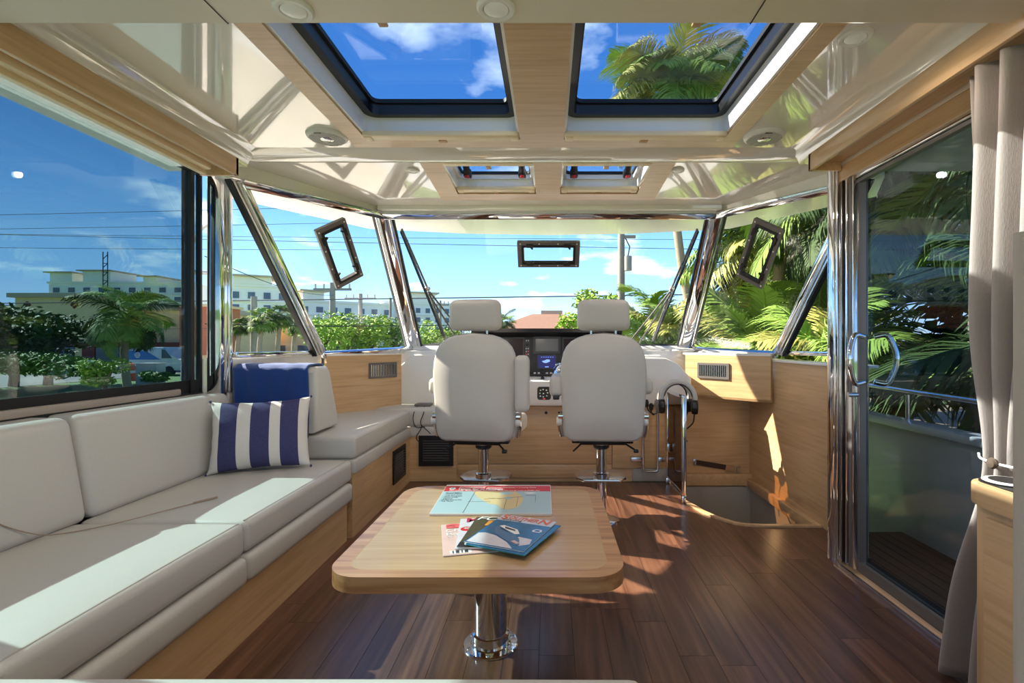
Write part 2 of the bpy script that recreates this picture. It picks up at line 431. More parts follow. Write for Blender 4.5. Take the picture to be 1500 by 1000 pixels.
# cross beam and forward ceiling
cb = B().prism([(-1.80, 2.82, 2.28), (-1.80, 2.85, 2.268), (-1.80, 2.93, 2.247), (-1.80, 2.965, 2.247), (-1.80, 2.985, 2.262), (-1.80, 2.985, 2.46), (-1.80, 2.82, 2.46)], (3.40, 0, 0))
struct(cb.build('trim_1', 'gelcoat'), 'glossy white cross beam between the two ceiling panels')
FHX = ((-.645, -.095), (.075, .615)); FHY = (3.03, 3.60)
bb = B(); boxes(bb, [-.80, FHX[0][0], FHX[0][1], FHX[1][0], FHX[1][1], .80], [2.95, FHY[0], FHY[1], 3.86], [(a, b, *FHY) for a, b in FHX], 2.30, 2.45, .065, 2.95)
def sh(p): return (p[0], p[1], p[2]-.065*(p[1]-2.95))
for s in (-1, 1):
    bb.prism([sh((s*x_, y_, 2.30)) for x_, y_ in ((.8, 2.95), (1.95, 2.95), (1.95, 3.08), (1.66, 3.42), (1.32, 3.86), (.8, 3.86))], (0, 0, .15))
fwd = struct(bb.build('ceiling', 'gelcoat'), 'glossy white ceiling panel over the helm')
# oak surrounds of the hatches
def surround(parent, xs, ys, holes, z, shear=0, yref=0):
    bb = [((xs[0], ys[0]), (holes[0][0], ys[2]), 'oak_x'), ((holes[0][1], ys[0]), (holes[1][0], ys[2]), 'oak_x'), ((holes[1][1], ys[0]), (xs[1], ys[2]), 'oak_x'),
          ((holes[0][0], ys[1]), (holes[0][1], ys[2]), 'oak_x'), ((holes[1][0], ys[1]), (holes[1][1], ys[2]), 'oak_x')]
    M = Matrix.Identity(4)
    if shear: M[2][1] = -shear; M[2][3] = shear*yref
    for a, b, m in bb: B().box((a[0], a[1], z-.008), (b[0], b[1], z+.001), M=M).build('oak_panel', m, parent)
surround(ceil, (-1.06, 1.0), (1.30, HY[1], 2.80), HX, 2.28)
surround(fwd, (-.78, .76), (2.99, FHY[1], 3.72), FHX, 2.30, .065, 2.95)

def hatch(label, x0, x1, y0, y1, z0, fr, small=False, sh_=0):
    zc = z0-sh_*(((y0+y1)/2)-2.95) if sh_ else z0
    t = thing('roof_hatch', label, 'hatch', ((x0+x1)/2, (y0+y1)/2, zc+.09), 'roof hatches')
    d_ = .10 if not small else .07; h_ = .06 if not small else .035
    o = rrect(x0, x1, y0, y1, .05, zc+d_); i = rrect(x0+fr, x1-fr, y0+fr, y1-fr, .04, zc+d_)
    B().frame(o, i, (0, 0, h_)).build('frame', 'black' if not small else 'white_gloss', t)
    o2 = rrect(x0+fr*.8, x1-fr*.8, y0+fr*.8, y1-fr*.8, .04, zc+d_+h_-.005); i2 = rrect(x0+fr*1.25, x1-fr*1.25, y0+fr*1.25, y1-fr*1.25, .035, zc+d_+h_-.005)
    B().frame(o2, i2, (0, 0, .02)).build('gasket', 'rubber', t)
    B().prism(rrect(x0+fr*.7, x1-fr*.7, y0+fr*.7, y1-fr*.7, .03, zc+d_+h_+.018), (0, 0, .010)).build('pane', 'glass_hatch', t)
    # white moulded lining of the opening with rounded corners
    ol = rrect(x0-.0, x1+.0, y0-.0, y1+.0, .001, zc+.002, 6); il = rrect(x0+.012, x1-.012, y0+.012, y1-.012, .06, zc+.002, 6)
    B().frame(ol, il, (0, 0, d_)).build('lining', 'white_gloss', t)
    # roller blind cassette along the front edge with a pull tab, and the tab of the screen at the aft edge
    by = y1-.012
    bl = B().box((x0+.004, by-.060, zc-.018), (x1-.004, by+.008, zc+.010), .006).build('blind_cassette', 'cream', t)
    xm = (x0+x1)/2
    B().box((xm-.022, by-.004, zc-.022), (xm+.022, by+.030, zc-.012), .004).build('pull_tab', 'tab', bl)
    for xe in (x0+.008, x1-.048): B().box((xe, by-.05, zc-.0215), (xe+.04, by+.006, zc-.006), .003).build('end_cap', 'cream', bl)
    ay = y0+.055
    sc_ = B().box((x0+.004, y0+.004, zc-.010), (x1-.004, ay, zc+.012), .005).build('screen_cassette', 'cream', t)
    B().box((xm-.016, ay-.01, zc-.012), (xm+.016, ay+.038 if not small else ay+.05, zc-.002), .004).build('pull_tab', 'tab', sc_)
    if small:
        for xx in (x0+.09, x1-.09):
            k = B().cyl((xx, y0+.28, zc+.15), (xx, y1-.12, zc+.06), .022, 12).box((xx-.026, y1-.16, zc+.05), (xx+.026, y1-.10, zc+.10), .008).build('latch', 'black', t)
            B().cyl((xx, y1-.150, zc+.040), (xx, y1-.150, zc+.055), .016, 12).build('button', 'red_button', k)
    return t
hatch('large black framed roof hatch over the sofa side', *HX[0], *HY, 2.28, .050)
hatch('large black framed roof hatch showing a palm crown', *HX[1], *HY, 2.28, .050)
hatch('small white roof hatch over the helm, port of the oak bar', *FHX[0], *FHY, 2.30, .035, True, .065)
hatch('small white roof hatch over the helm, starboard of the oak bar', *FHX[1], *FHY, 2.30, .035, True, .065)
# exterior roof overhangs and brow
bb = B().box((-2.50, -3.2, 2.32), (-1.78, 3.35, 2.46), .02).box((1.45, -3.2, 2.32), (2.75, 3.35, 2.46), .02)  # unseen aft ends lengthened likewise to hold back the sky light
bb.box((-1.79, -3.2, 2.32), (-1.685, 1.3, 2.46))  # unseen filler added so sky light cannot leak beside the lowered panel
bb.box((-1.80, 1.30, 2.455), (-1.0, 3.0, 2.50)).box((1.0, 1.3, 2.455), (1.5, 3.0, 2.5))
struct(bb.build('roof', 'hull_white'), 'white flybridge overhang above the side decks')
outer = [(-1.99, 3.04), (-2.20, 3.45), (-1.55, 4.42), (-.75, 4.62), (0, 4.68), (.75, 4.62), (1.55, 4.42), (2.20, 3.45), (1.99, 3.04)]
inner = [(-1.93, 3.0), (-1.93, 3.08), (-1.31, 3.90), (-.75, 3.90), (0, 3.90), (.75, 3.90), (1.31, 3.90), (1.93, 3.08), (1.93, 3.0)]
bb = B()
for k in range(len(outer)-1):
    bb.prism([(outer[k][0], outer[k][1], 2.19), (outer[k+1][0], outer[k+1][1], 2.19), (inner[k+1][0], inner[k+1][1], 2.19), (inner[k][0], inner[k][1], 2.19)], (0, 0, .24))
struct(bb.build('roof_brow', 'hull_white'), 'white roof brow overhanging the windscreen')

# ceiling lights and speakers
def downlight(label, x, y, z, r, lamp=0, grp='recessed ceiling lights'):
    t = thing('ceiling_light', label, 'ceiling light', (x, y, z), grp)
    B().lathe([(r*.62, 0), (r*.70, -.010), (r*.9, -.011), (r, -.005), (r, .001)], (x, y, z), 36).build('trim_ring', 'white_plastic', t)
    B().lathe([(r*.05, -.009), (r*.35, -.0095), (r*.63, -.004), (r*.63, .0)], (x, y, z-.004), 28).build('lens', 'light_lens', t)
    if lamp:
        l = bpy.data.lights.new('lamp', 'SPOT'); l.energy = lamp; l.color = (1, .88, .74); l.spot_size = R(165); l.spot_blend = .6; l.shadow_soft_size = .02  # spot added to brighten the cabin; the fitting itself looks unlit
        lo = bpy.data.objects.new('lamp', l); C.objects.link(lo); lo.parent = t; lo.location = (0, 0, -.03)
LAMP_FILL = 4.5
downlight('round white recessed light above the sofa, in the lowered panel', -.73, 1.46, 2.155, .055, LAMP_FILL)
downlight('round white recessed light in the middle of the lowered panel', -.152, 1.455, 2.155, .055, LAMP_FILL)
downlight('round white recessed light near the curtain', 1.075, 1.80, 2.28, .056, LAMP_FILL)
downlight('small round ceiling light over the helm, nearest the port window', -.855, 3.20, 2.284, .042, LAMP_FILL*.7, 'helm ceiling lights')
downlight('small round ceiling light over the helm, nearest the companionway', .80, 3.20, 2.284, .042, LAMP_FILL*.7, 'helm ceiling lights')
def speaker(label, x, y):
    t = thing('ceiling_speaker', label, 'speaker', (x, y, 2.28), 'ceiling speakers')
    B().lathe([(.060, -.020), (.088, -.020), (.100, -.012), (.104, 0)], (x, y, 2.28), 40).build('rim', 'white_plastic', t)
    g = B()
    for k in range(-7, 8):
        c = k*.0118; h = math.sqrt(max(.0001, .086**2-c*c)); g.bar((x+c, y-h, 2.2585), (x+c, y+h, 2.2585), .0045, .003)
        g.bar((x-h, y+c, 2.2585), (x+h, y+c, 2.2585), .0045, .003)
    o = g.build('mesh_grille', 'grille', t); o['kind'] = 'stuff'
    B().lathe([(.001, -.003), (.028, -.003), (.034, .001)], (x, y, 2.257), 24).build('tweeter', 'brushed', t)
    B().box((x-.03, y-.088, 2.2565), (x+.006, y-.080, 2.2592)).build('badge', 'black', t)
speaker('round white ceiling speaker with grille near the sofa window', -1.155, 2.66)
speaker('round white ceiling speaker with grille near the sliding door', 1.115, 2.66)

# ------------------------------------------------------------------ side headers
t = struct(B().box((-2.12, -1.2, 2.19), (-1.91, 2.86, 2.33)).build('wall_left_upper', 'gelcoat'))
hd = thing('pelmet', 'long oak pelmet board above the sofa window', 'pelmet', (-1.8, 1.5, 2.12))
B().box((-1.72, -1.0, 2.115), (-1.70, 2.80, 2.212), .003).build('face_board', 'oak_y', hd)
B().box((-1.90, 2.78, 2.115), (-1.70, 2.80, 2.212)).build('end_board', 'oak_y', hd)
B().box((-1.90, -1.0, 2.165), (-1.72, 2.80, 2.20)).build('top_board', 'oak_y', hd)
rb = thing('roller_blind', 'cream roller blind rolled up under the port pelmet', 'blind', (-1.84, 1.5, 2.11))
B().box((-1.86, -.9, 2.125), (-1.80, 2.74, 2.17), .015).build('cassette', 'cream', rb)
B().box((-1.865, -.9, 2.103), (-1.835, 2.74, 2.126), .004).build('bottom_bar', 'cream', rb)
hd = thing('pelmet', 'oak pelmet board above the sliding door and curtain', 'pelmet', (1.45, 1.5, 2.13))
B().box((1.40, -1.0, 2.130), (1.42, 2.77, 2.222), .003).build('face_board', 'oak_y', hd)
B().box((1.40, 2.75, 2.130), (1.565, 2.77, 2.222)).build('end_board', 'oak_y', hd)
B().box((1.42, -1.0, 2.175), (1.565, 2.77, 2.215)).build('top_board', 'oak_y', hd)

# ------------------------------------------------------------------ port side wall and windows
wl = B().box((-2.16, -1.2, -.02), (-2.09, 3.06, .90))
struct(wl.build('wall_left', 'gelcoat'))
wl = B()
wl.prism([(-2.16, 3.06, -.02), (-2.09, 3.06, -.02), (-1.97, 3.15, -.02), (-1.81, 4.06, -.02), (-1.87, 4.10, -.02), (-2.05, 3.10, -.02)], (0, 0, 1.13))
struct(wl.build('wall_left_forward', 'gelcoat'))
XW = -2.105
w = struct(B().frame([(XW, -1.1, .885), (XW, 3.06, .885), (XW, 3.06, 2.24), (XW, -1.1, 2.24)], [(XW, -1.0, .915), (XW, 3.045, .915), (XW, 3.045, 2.2), (XW, -1.0, 2.2)], (.03, 0, 0)).build('window_1', 'rubber'), 'wide tinted saloon window beside the sofa')
B().box((XW+.01, -1.05, .90), (XW+.018, 3.05, 2.22)).build('pane', 'glass_tint', w)
for y in (1.42, 2.955): B().box((XW-.02, y, .90), (XW+.035, y+.03, 2.22)).build('mullion', 'rubber', w)
B().box((XW+.02, -1.05, .885), (XW+.042, 3.05, .912), .004).build('sill', 'rubber', w)
B().box((XW+.022, -1.05, .910), (XW+.050, 2.86, .946), .008).build('sill_trim', 'taupe', w)
B().box((XW+.019, -1.05, .91), (XW+.024, 3.04, .988)).build('lower_band', 'rubber', w)
# polished post between side window and wheelhouse windows
po = struct(B().box((-2.06, 3.075, .88), (-1.975, 3.145, 2.22), .006).build('trim_2', 'chrome'), 'polished steel post at the end of the sofa window')
B().box((-1.98, 3.135, .90), (-1.955, 3.16, 2.22), .003).build('edge_strip', 'chrome', po)

BC, TC = (1.28, 4.84, 1.165), (1.28, 3.93, 2.185)
BS, TS = (1.80, 4.06, 1.125), (1.87, 3.11, 2.175)
def mir(p, s): return Vector((p[0]*s, p[1], p[2]))
def pane(name, label, P, parent=None, m='glass_clear', th=.01):
    P = [Vector(p) for p in P]; n = (P[1]-P[0]).cross(P[2]-P[0]).normalized()
    b = B(); V0 = [b.bm.verts.new(p) for p in P]; V1 = [b.bm.verts.new(p+n*th) for p in P]; k = len(P)
    b.bm.faces.new(V0[::-1]); b.bm.faces.new(V1)
    for i in range(k): b.bm.faces.new((V0[i], V0[(i+1) % k], V1[(i+1) % k], V1[i]))
    return b.build(name, m, parent)
nrmC = (Vector(TC)-Vector(BC)).cross(Vector((1, 0, 0))).normalized()
if nrmC.y > 0: nrmC = -nrmC          # towards the cabin
def strip(b, p, q, w, h, nrm, bev=.006): return b.bar(p, q, w, h, nrm, bev, 2)
# windscreen
ws = thing('window_2', 'wide raked windscreen in front of the helm', 'window', (0, 4.4, 1.165)); struct(ws)
del ws['category']
pane('pane', '', [mir(BC, -1), mir(BC, 1), mir(TC, 1), mir(TC, -1)], ws)
strip(B(), mir(TC, -1), mir(TC, 1), .05, .055, nrmC).build('header', 'chrome', ws)
strip(B(), mir(BC, -1)+Vector((0, -.02, -.02)), mir(BC, 1)+Vector((0, -.02, -.02)), .05, .05, nrmC).build('sill', 'white_gloss', ws)
strip(B(), mir(BC, -1)+Vector((.06, .0, .015)), mir(BC, 1)+Vector((-.06, .0, .015)), .012, .03, nrmC, 0).build('gasket', 'rubber', ws)
for s, nm, lb in ((-1, 'window_3', 'angled wheelhouse window on the port side'), (1, 'window_4', 'angled wheelhouse window by the companionway')):
    w = thing(nm, lb, 'window', (s*1.55, 4.4, 1.12)); struct(w); del w['category']
    q = [mir(BS, s), mir(BC, s), mir(TC, s), mir(TS, s)]
    pane('pane', '', q, w)
    ns = (q[1]-q[0]).cross(q[3]-q[0]).normalized()
    if ns.y > 0: ns = -ns
    strip(B(), q[3], q[2], .055, .05, ns).build('header', 'chrome', w)
    strip(B(), q[0]+Vector((0, 0, -.015)), q[1]+Vector((0, 0, -.02)), .05, .045, ns).build('sill', 'chrome', w)
    # dividing post between windscreen and angled window: two polished strips and rubber seals
    off = Vector((0, -.01, 0))
    pc = strip(B(), mir(BC, s)+off, mir(TC, s)+off, .075, .045, (nrmC+ns).normalized(), .012).build('post', 'chrome', w)
    for dx in (-.056, .056):
        strip(B(), mir(BC, s)+Vector((dx, 0, 0)), mir(TC, s)+Vector((dx, 0, 0)), .026, .035, nrmC if dx*s < 0 else ns, .004).build('post_strip', 'chrome', pc)
        strip(B(), mir(BC, s)+Vector((dx*1.32, 0, 0)), mir(TC, s)+Vector((dx*1.32, 0, 0)), .010, .03, nrmC if dx*s < 0 else ns, 0).build('seal', 'rubber', pc)
    pb = strip(B(), q[0]+Vector((0, -.01, 0)), q[3]+Vector((0, -.01, 0)), .060, .045, (ns+Vector((-s, 0, 0))).normalized(), .012).build('corner_post', 'chrome', w)
    d = Vector((0, -.065, -.01))
    strip(B(), q[0]+d, q[3]+d, .030, .045, (-s, 0, 0), .008).build('post_strip', 'brushed', pb)
    strip(B(), q[0]+d*1.7, q[3]+d*1.7, .022, .04, (-s, 0, 0), .006).build('post_strip', 'chrome', pb)
    strip(B(), q[0]+d*2.1, q[3]+d*2.1, .010, .035, (-s, 0, 0), 0).build('seal', 'rubber', pb)
    # three-sided window abaft the corner post
    x3 = s*1.955
    a, b_, c_ = Vector((x3, 3.15, 1.13)), Vector((s*1.83, 3.98, 1.13)), Vector((x3, 3.06, 2.16))
    wt = thing('window_5' if s < 0 else 'window_6', 'three-sided side window ' + ('behind the blue blanket' if s < 0 else 'above the oak companionway wall'), 'window', (x3, 3.4, 1.1)); struct(wt); del wt['category']
    pane('pane', '', [a, b_, c_+Vector((0, .02, 0)), c_], wt)
    strip(B(), a+Vector((-s*.02, 0, 0)), b_+Vector((-s*.02, 0, 0)), .045, .03, (0, 0, 1), .004).build('sill', 'chrome', wt)
    # white fascia between ceiling and window header
    f = B(); p0, p1 = Vector((s*1.95, 3.02, 2.17)), mir(TC, s)+Vector((0, .0, 0))
    out = Vector((s*.05, .05, 0))
    f.prism([mir(TS, s)+Vector((s*.06, -.10, .02)), mir(TS, s)+Vector((0, 0, .02)), p1+Vector((0, 0, .02)), p1+Vector((0, 0, .12)), mir(TS, s)+Vector((s*.06, -.10, .14))], out)
    struct(f.build('trim_3' if s < 0 else 'trim_4', 'gelcoat'))
f = B().box((-1.30, 3.85, 2.205), (1.30, 3.93, 2.33), .01); struct(f.build('trim_5', 'gelcoat'))

# opening ports set in the wheelhouse glass
def port(label, c, u, v, n):
    t = thing('window_port', label, 'porthole', c, 'opening ports in the wheelhouse windows')
    W2, H2 = .25, .118
    o = xyz(rrect(-W2, W2, -H2, H2, .008), c, u, v); i = xyz(rrect(-W2+.042, W2-.042, -H2+.038, H2-.038, .010), c, u, v)
    B().frame(o, i, n*.028).build('frame', 'dark_frame', t)
    o = xyz(rrect(-W2+.034, W2-.034, -H2+.03, H2-.03, .008), c, u, v); i = xyz(rrect(-W2+.052, W2-.052, -H2+.047, H2-.047, .008), c, u, v)
    B().frame(o, i, n*.034).build('gasket', 'rubber', t)
    sc = B()
    for a in (-.225, -.075, .075, .225):
        for b in (-.101, .101): B_ = Vector(c)+u*a+v*b+n*.028; B().cyl(B_, B_+n*.003, .006, 10).build('screw', 'white_plastic', t)
    for a in (-.15, .15):
        for b in (-.085, .085):
            p = Vector(c)+u*a+v*b+n*.03
            B().bar(p-u*.03, p+u*.03, .03, .018, n, .003).bar(p+u*.0, p+u*.022-v*(.03 if b > 0 else -.03), .012, .012, n).build('latch', 'black', t)
def lerp(a, b, t): return Vector(a)+(Vector(b)-Vector(a))*t
cc = lerp(lerp(mir(BC, -1), mir(BC, 1), .497), lerp(mir(TC, -1), mir(TC, 1), .497), .755)
uv = (Vector(TC)-Vector(BC)).normalized()
port('black framed opening port in the middle of the windscreen', cc+nrmC*.004, Vector((1, 0, 0)), uv, nrmC)
for s, lb in ((-1, 'tilted black opening port in the port angled window'), (1, 'tilted black opening port in front of the green palms')):
    q = [mir(BS, s), mir(BC, s), mir(TC, s), mir(TS, s)]
    c = lerp(lerp(q[0], q[1], .50), lerp(q[3], q[2], .50), .70)
    up = (lerp(q[3], q[2], .5)-lerp(q[0], q[1], .5)).normalized(); ns = (q[1]-q[0]).cross(up).normalized()
    if ns.y > 0: ns = -ns
    port(lb, c+ns*.004, up, ns.cross(up).normalized(), ns)
# wipers outside the windscreen
for s, lb in ((-1, 'black windscreen wiper on the port side'), (1, 'black windscreen wiper beside the palms')):
    n = -nrmC
    def wp(tx, tt, h=.05): return lerp(lerp(mir(BC, -1), mir(BC, 1), .5+s*tx), lerp(mir(TC, -1), mir(TC, 1), .5+s*tx), tt)+n*h
    t = thing('wiper', lb, 'wiper', wp(.40, .0), 'windscreen wipers')
    a, b = wp(.462, .88), wp(.385, .02)
    B().bar(a, b, .012, .03, n).build('blade', 'rubber', t)
    fr = B().tube([a+n*.03, lerp(a, b, .5)+n*.07, b+n*.03], .009, 8)
    for k in (.1, .3, .5, .7): fr.bar(lerp(a, b, k)+n*.005, lerp(a, b, k)+n*.055, .012, .012, (1, 0, 0))
    fr.build('blade_carrier', 'dark_frame', t)
    m = lerp(a, b, .52)+n*.06
    B().tube([m, wp(.30, .02, .06)], .008, 8).tube([m+Vector((-s*.01, 0, -.04)), wp(.335, .0, .06)], .008, 8).build('arm', 'dark_frame', t)
    B().lathe([(.02, -.02), (.03, 0), (.02, .02)], m, 14).build('pivot', 'brushed', t)

# ------------------------------------------------------------------ companionway and starboard side
wr = B().prism([(1.78, 2.95, -1.3), (1.78, 4.60, -1.3), (1.84, 4.60, -1.3), (1.84, 2.95, -1.3)], (0, 0, 2.37))
wr = struct(wr.build('wall_right', 'oak_y'), 'oak veneered companionway wall'); 
B().box((1.765, 2.95, 1.055), (1.90, 4.62, 1.075), .004).build('top_cap', 'white_gloss', wr)
wf = B().box((1.0, 4.56, -.03), (1.80, 4.62, .80)); struct(wf.build('wall_front', 'oak_x'), 'oak veneered wall ahead of the companionway steps')
wg = B().box((1.035, 4.50, -1.3), (1.78, 4.56, -.05)).box((1.03, 3.35, -1.3), (1.78, 3.38, -.06)).box((1.0, 3.36, -1.3), (1.035, 4.5, -.06)).box((1.765, 3.36, -1.3), (1.779, 4.5, -.05)).box((1.0, 3.3, -1.34), (1.8, 4.6, -1.3))
struct(wg.build('wall_companionway', 'grey_paint'), 'grey painted stairwell below the floor')
st = thing('companionway_steps', 'dark steps with a steel edge down the stairwell', 'steps', (1.4, 4.2, -1.3))
for k, (ya, yb, z) in enumerate(((3.40, 3.72, -.95), (3.40, 3.60, -.62))):
    q = B().box((1.30+k*.12, ya, z-.03), (1.76, yb, z), .004).build('tread', 'black', st)
    B().box((1.30+k*.12, yb, z-.035), (1.76, yb+.012, z+.004), .002).build('nosing', 'chrome', q)
# oak coaming round the opening
edge = [(1.02, 3.90), (1.035, 3.84), (1.06, 3.76), (1.09, 3.64), (1.13, 3.55), (1.177, 3.475), (1.23, 3.41), (1.29, 3.375), (1.40, 3.36), (1.76, 3.355)]
cm = B()
def ribbon(b, P, w, z0, z1):
    P = [Vector((p[0], p[1], 0)) for p in P]; Lf, Rt = [], []
    for i, p in enumerate(P):
        d = (P[min(i+1, len(P)-1)]-P[max(i-1, 0)]).normalized(); n = Vector((-d.y, d.x, 0)); Lf.append(p+n*w/2); Rt.append(p-n*w/2)
    for i in range(len(P)-1):
        b.prism([(Lf[i].x, Lf[i].y, z0), (Rt[i].x, Rt[i].y, z0), (Rt[i+1].x, Rt[i+1].y, z0), (Lf[i+1].x, Lf[i+1].y, z0)], (0, 0, z1-z0))
    return b
cm = ribbon(cm, edge, .034, -.06, .012)
cm.box((1.735, 3.338, -.06), (1.779, 4.56, .014), .003).box((1.03, 4.50, -.06), (1.78, 4.562, .05), .003)
struct(cm.build('trim_6', 'oak_y'), 'oak edging round the companionway opening')
sp = thing('strap', 'brown strap with steel buckle on the wall below the companionway fascia', 'strap', (1.45, 4.55, .1))
B().bar((1.30, 4.552, .145), (1.58, 4.552, .098), .008, .045, (0, 0, 1), .002).build('webbing', 'strap', sp)
B().bar((1.56, 4.545, .102), (1.64, 4.545, .088), .02, .05, (0, 0, 1), .003).bar((1.66, 4.545, .085), (1.69, 4.545, .080), .02, .06, (0, 0, 1), .003).build('buckle', 'brushed', sp)
B().box((1.275, 4.535, .12), (1.30, 4.56, .18), .003).build('end_plate', 'brushed', sp)
# oak fascias with air vents under the angled windows
def fascia(s, a, b, z0, z1, lab, nm):
    a = Vector((a[0]*s, a[1], 0)); b = Vector((b[0]*s, b[1], 0)); d = (b-a).normalized(); n = Vector((-d.y, d.x, 0))
    if n.y > 0: n = -n
    back = -n*.5
    L_ = (b-a).length; rz = math.atan2(d.y, d.x); R_ = Matrix.Rotation(-rz, 4, 'Z')
    def lc(p): return R_ @ (Vector(p)-a)
    f = B(); f.prism([lc(a+Vector((0, 0, z0))), lc(b+Vector((0, 0, z0))), lc(b+Vector((0, 0, z1))), lc(a+Vector((0, 0, z1)))], R_ @ (-n*.03))
    f.prism([lc(a+Vector((0, 0, z0))), lc(b+Vector((0, 0, z0))), lc(Vector((1.80*s, 4.6, z0))), lc(Vector((1.3*s, 4.7, z0)))], (0, 0, .02))
    o = struct(f.build(nm, 'oak_x', None, ofs=(0, 0, 0)), lab); o.location = a; o.rotation_euler = (0, 0, rz)
    B().prism([lc(p) for p in (a+Vector((0, 0, z1)), b+Vector((0, 0, z1)), b+Vector((s*.08, .08, z1)), Vector((1.30*s, 4.88, z1)), a+Vector((0, .16, z1)))], (0, 0, .02)).build('top_ledge', 'white_gloss', o)
    return a, b, d, n
def vent(label, c, u, v, n, w, h, slats, vertical, group, m='dark_frame', louvre='black'):
    t = thing('air_vent', label, 'air vent', c, group)
    fw = min(w, h)*.14
    B().frame(xyz(rrect(-w/2, w/2, -h/2, h/2, .004, 0, 2), c, u, v), xyz(rrect(-w/2+fw, w/2-fw, -h/2+fw, h/2-fw, .003, 0, 2), c, u, v), n*.012).build('frame', m, t)
    B().prism(xyz([(-w/2+.003, -h/2+.003), (w/2-.003, -h/2+.003), (w/2-.003, h/2-.003), (-w/2+.003, h/2-.003)], Vector(c)+n*.0005, u, v), n*.001).build('backing', 'rubber', t)
    for k in range(slats):
        q = (k+.5)/slats-.5
        if vertical: p = Vector(c)+u*q*(w-2*fw); a, b = p-v*(h/2-fw), p+v*(h/2-fw); up = (n+u*.55).normalized()
        else: p = Vector(c)+v*q*(h-2*fw); a, b = p-u*(w/2-fw), p+u*(w/2-fw); up = (n-v*.8).normalized()
        sp_ = ((w if vertical else h)-2*fw)/slats
        B().bar(a+n*.006, b+n*.006, .003, sp_*.62, up).build('slat', louvre, t)
for s, A_, B_, lb, nm, vl, tq, zf in ((1, (1.225, 4.62), (1.745, 4.04), 'oak fascia by the companionway', 'trim_7', 'dark slatted air vent in the fascia by the companionway', .36, .73), (-1, (1.36, 4.70), (1.765, 4.06), 'oak fascia beside the settee', 'trim_8', 'dark slatted air vent in the fascia above the settee', .28, .56)):
    a, b, d, n = fascia(s, A_, B_, zf, 1.10, lb, nm)
    c = lerp(a, b, tq)+Vector((0, 0, .965))+n*.001
    vent(vl, c, d, Vector((0, 0, 1)), n, .30, .135, 15, True, 'slatted vents in the fascias', 'dark_frame', 'brushed')

# sliding door on the starboard side
XD = 1.60
ps = struct(B().box((1.555, 2.80, -.01), (1.66, 2.87, 2.2), .006).build('trim_9', 'chrome'), 'polished steel post beside the sliding door')
B().box((1.56, 2.775, 0), (1.585, 2.80, 2.2), .002).build('edge_strip', 'chrome', ps)
dr = thing('door_1', 'sliding glass door in a polished frame onto the side deck', 'door', (XD, 2.2, 0)); struct(dr); del dr['category']
B().box((XD+.02, 1.2, .07), (XD+.03, 2.62, 2.05)).build('pane', 'glass_door', dr)
B().frame([(XD, .6, .02), (XD, 2.72, .02), (XD, 2.72, 2.11), (XD, .6, 2.11)], [(XD, .7, .07), (XD, 2.645, .07), (XD, 2.645, 2.06), (XD, .7, 2.06)], (.045, 0, 0)).build('leaf_frame', 'dark_frame', dr)
for y, m, w_ in ((2.72, 'chrome', .02), (2.752, 'rubber', .010), (2.768, 'brushed', .014), (2.66, 'chrome', .012), (2.685, 'dark_frame', .03)):
    B().box((XD-.025, y-w_/2, .03), (XD+.02, y+w_/2, 2.10), .002).build('jamb_strip', m, dr)
B().box((XD-.03, .3, 2.075), (XD+.06, 2.80, 2.153)).build('head_rail', 'oak_y', dr)
B().box((XD-.02, .3, 2.052), (XD+.02, 2.78, 2.076), .002).build('head_strip', 'chrome', dr)
B().box((XD-.01, .3, 2.032), (XD+.02, 2.78, 2.050), .002).build('head_strip', 'dark_frame', dr)
B().box((XD-.045, .3, 0), (XD-.03, 2.80, .016), .002).build('track', 'chrome', dr)
B().box((XD-.03, .3, -.005), (XD+.0, 2.80, .006)).build('track', 'oak_y', dr)
B().box((XD+.0, .3, 0), (XD+.012, 2.80, .024), .002).build('track', 'chrome', dr)
for sx in (-1, 1):
    q = B(); x0 = XD-.005 if sx < 0 else XD+.05; xo = x0+sx*.055
    q.tube([(x0, 2.60, 1.235), (xo, 2.585, 1.24), (xo+sx*.03, 2.57, 1.17), (xo+sx*.035, 2.565, 1.12), (xo+sx*.03, 2.57, 1.07), (xo, 2.585, 1.0), (x0, 2.60, 1.005)], .014, 10, smooth=4).build('handle', 'chrome', dr)
B().cyl((XD-.05, 2.66, .935), (XD+.0, 2.66, .935), .014, 12).build('lock', 'chrome', dr)
wq = B().box((1.585, -1.2, 0), (1.66, .62, 2.2)).box((1.57, -1.2, 2.155), (1.68, 2.9, 2.34)); struct(wq.build('wall_right_aft', 'liner'))

# side deck outside the door
sd = struct(B().box((1.66, -1.2, -.12), (2.36, 3.4, -.06)).build('side_deck', 'seam_dark'), 'teak side deck outside the sliding door')
for k in range(10):
    B().box((1.665+k*.069, -1.2, -.06), (1.665+k*.069+.063, 3.4, -.05)).build('plank', 'deck_teak', sd)
bw = struct(B().box((2.34, -1.2, -.3), (2.42, 4.6, .66), .01).box((2.30, -1.2, .64), (2.45, 4.6, .69), .012).build('wall_bulwark', 'hull_white'), 'white bulwark along the side deck')
rl = thing('deck_rail', 'polished steel rail on the starboard bulwark', 'rail', (2.38, 1.6, .69))
B().tube([(2.38, -1.0, .86), (2.38, 1.6, .86), (2.38, 4.4, .90)], .017, 10).build('handrail', 'chrome', rl)
for y in (.6, 1.5, 2.42, 3.4): B().cyl((2.38, y, .685), (2.38, y, .86), .014, 10).build('stanchion', 'chrome', rl)
for s in (-1,): struct(B().box((-2.95, -1.2, -.3), (-2.85, 4.0, .45), .02).box((-2.9, -1.2, -.15), (-2.1, 4.0, -.08)).build('side_deck', 'hull_white'), 'white side deck along the port windows')
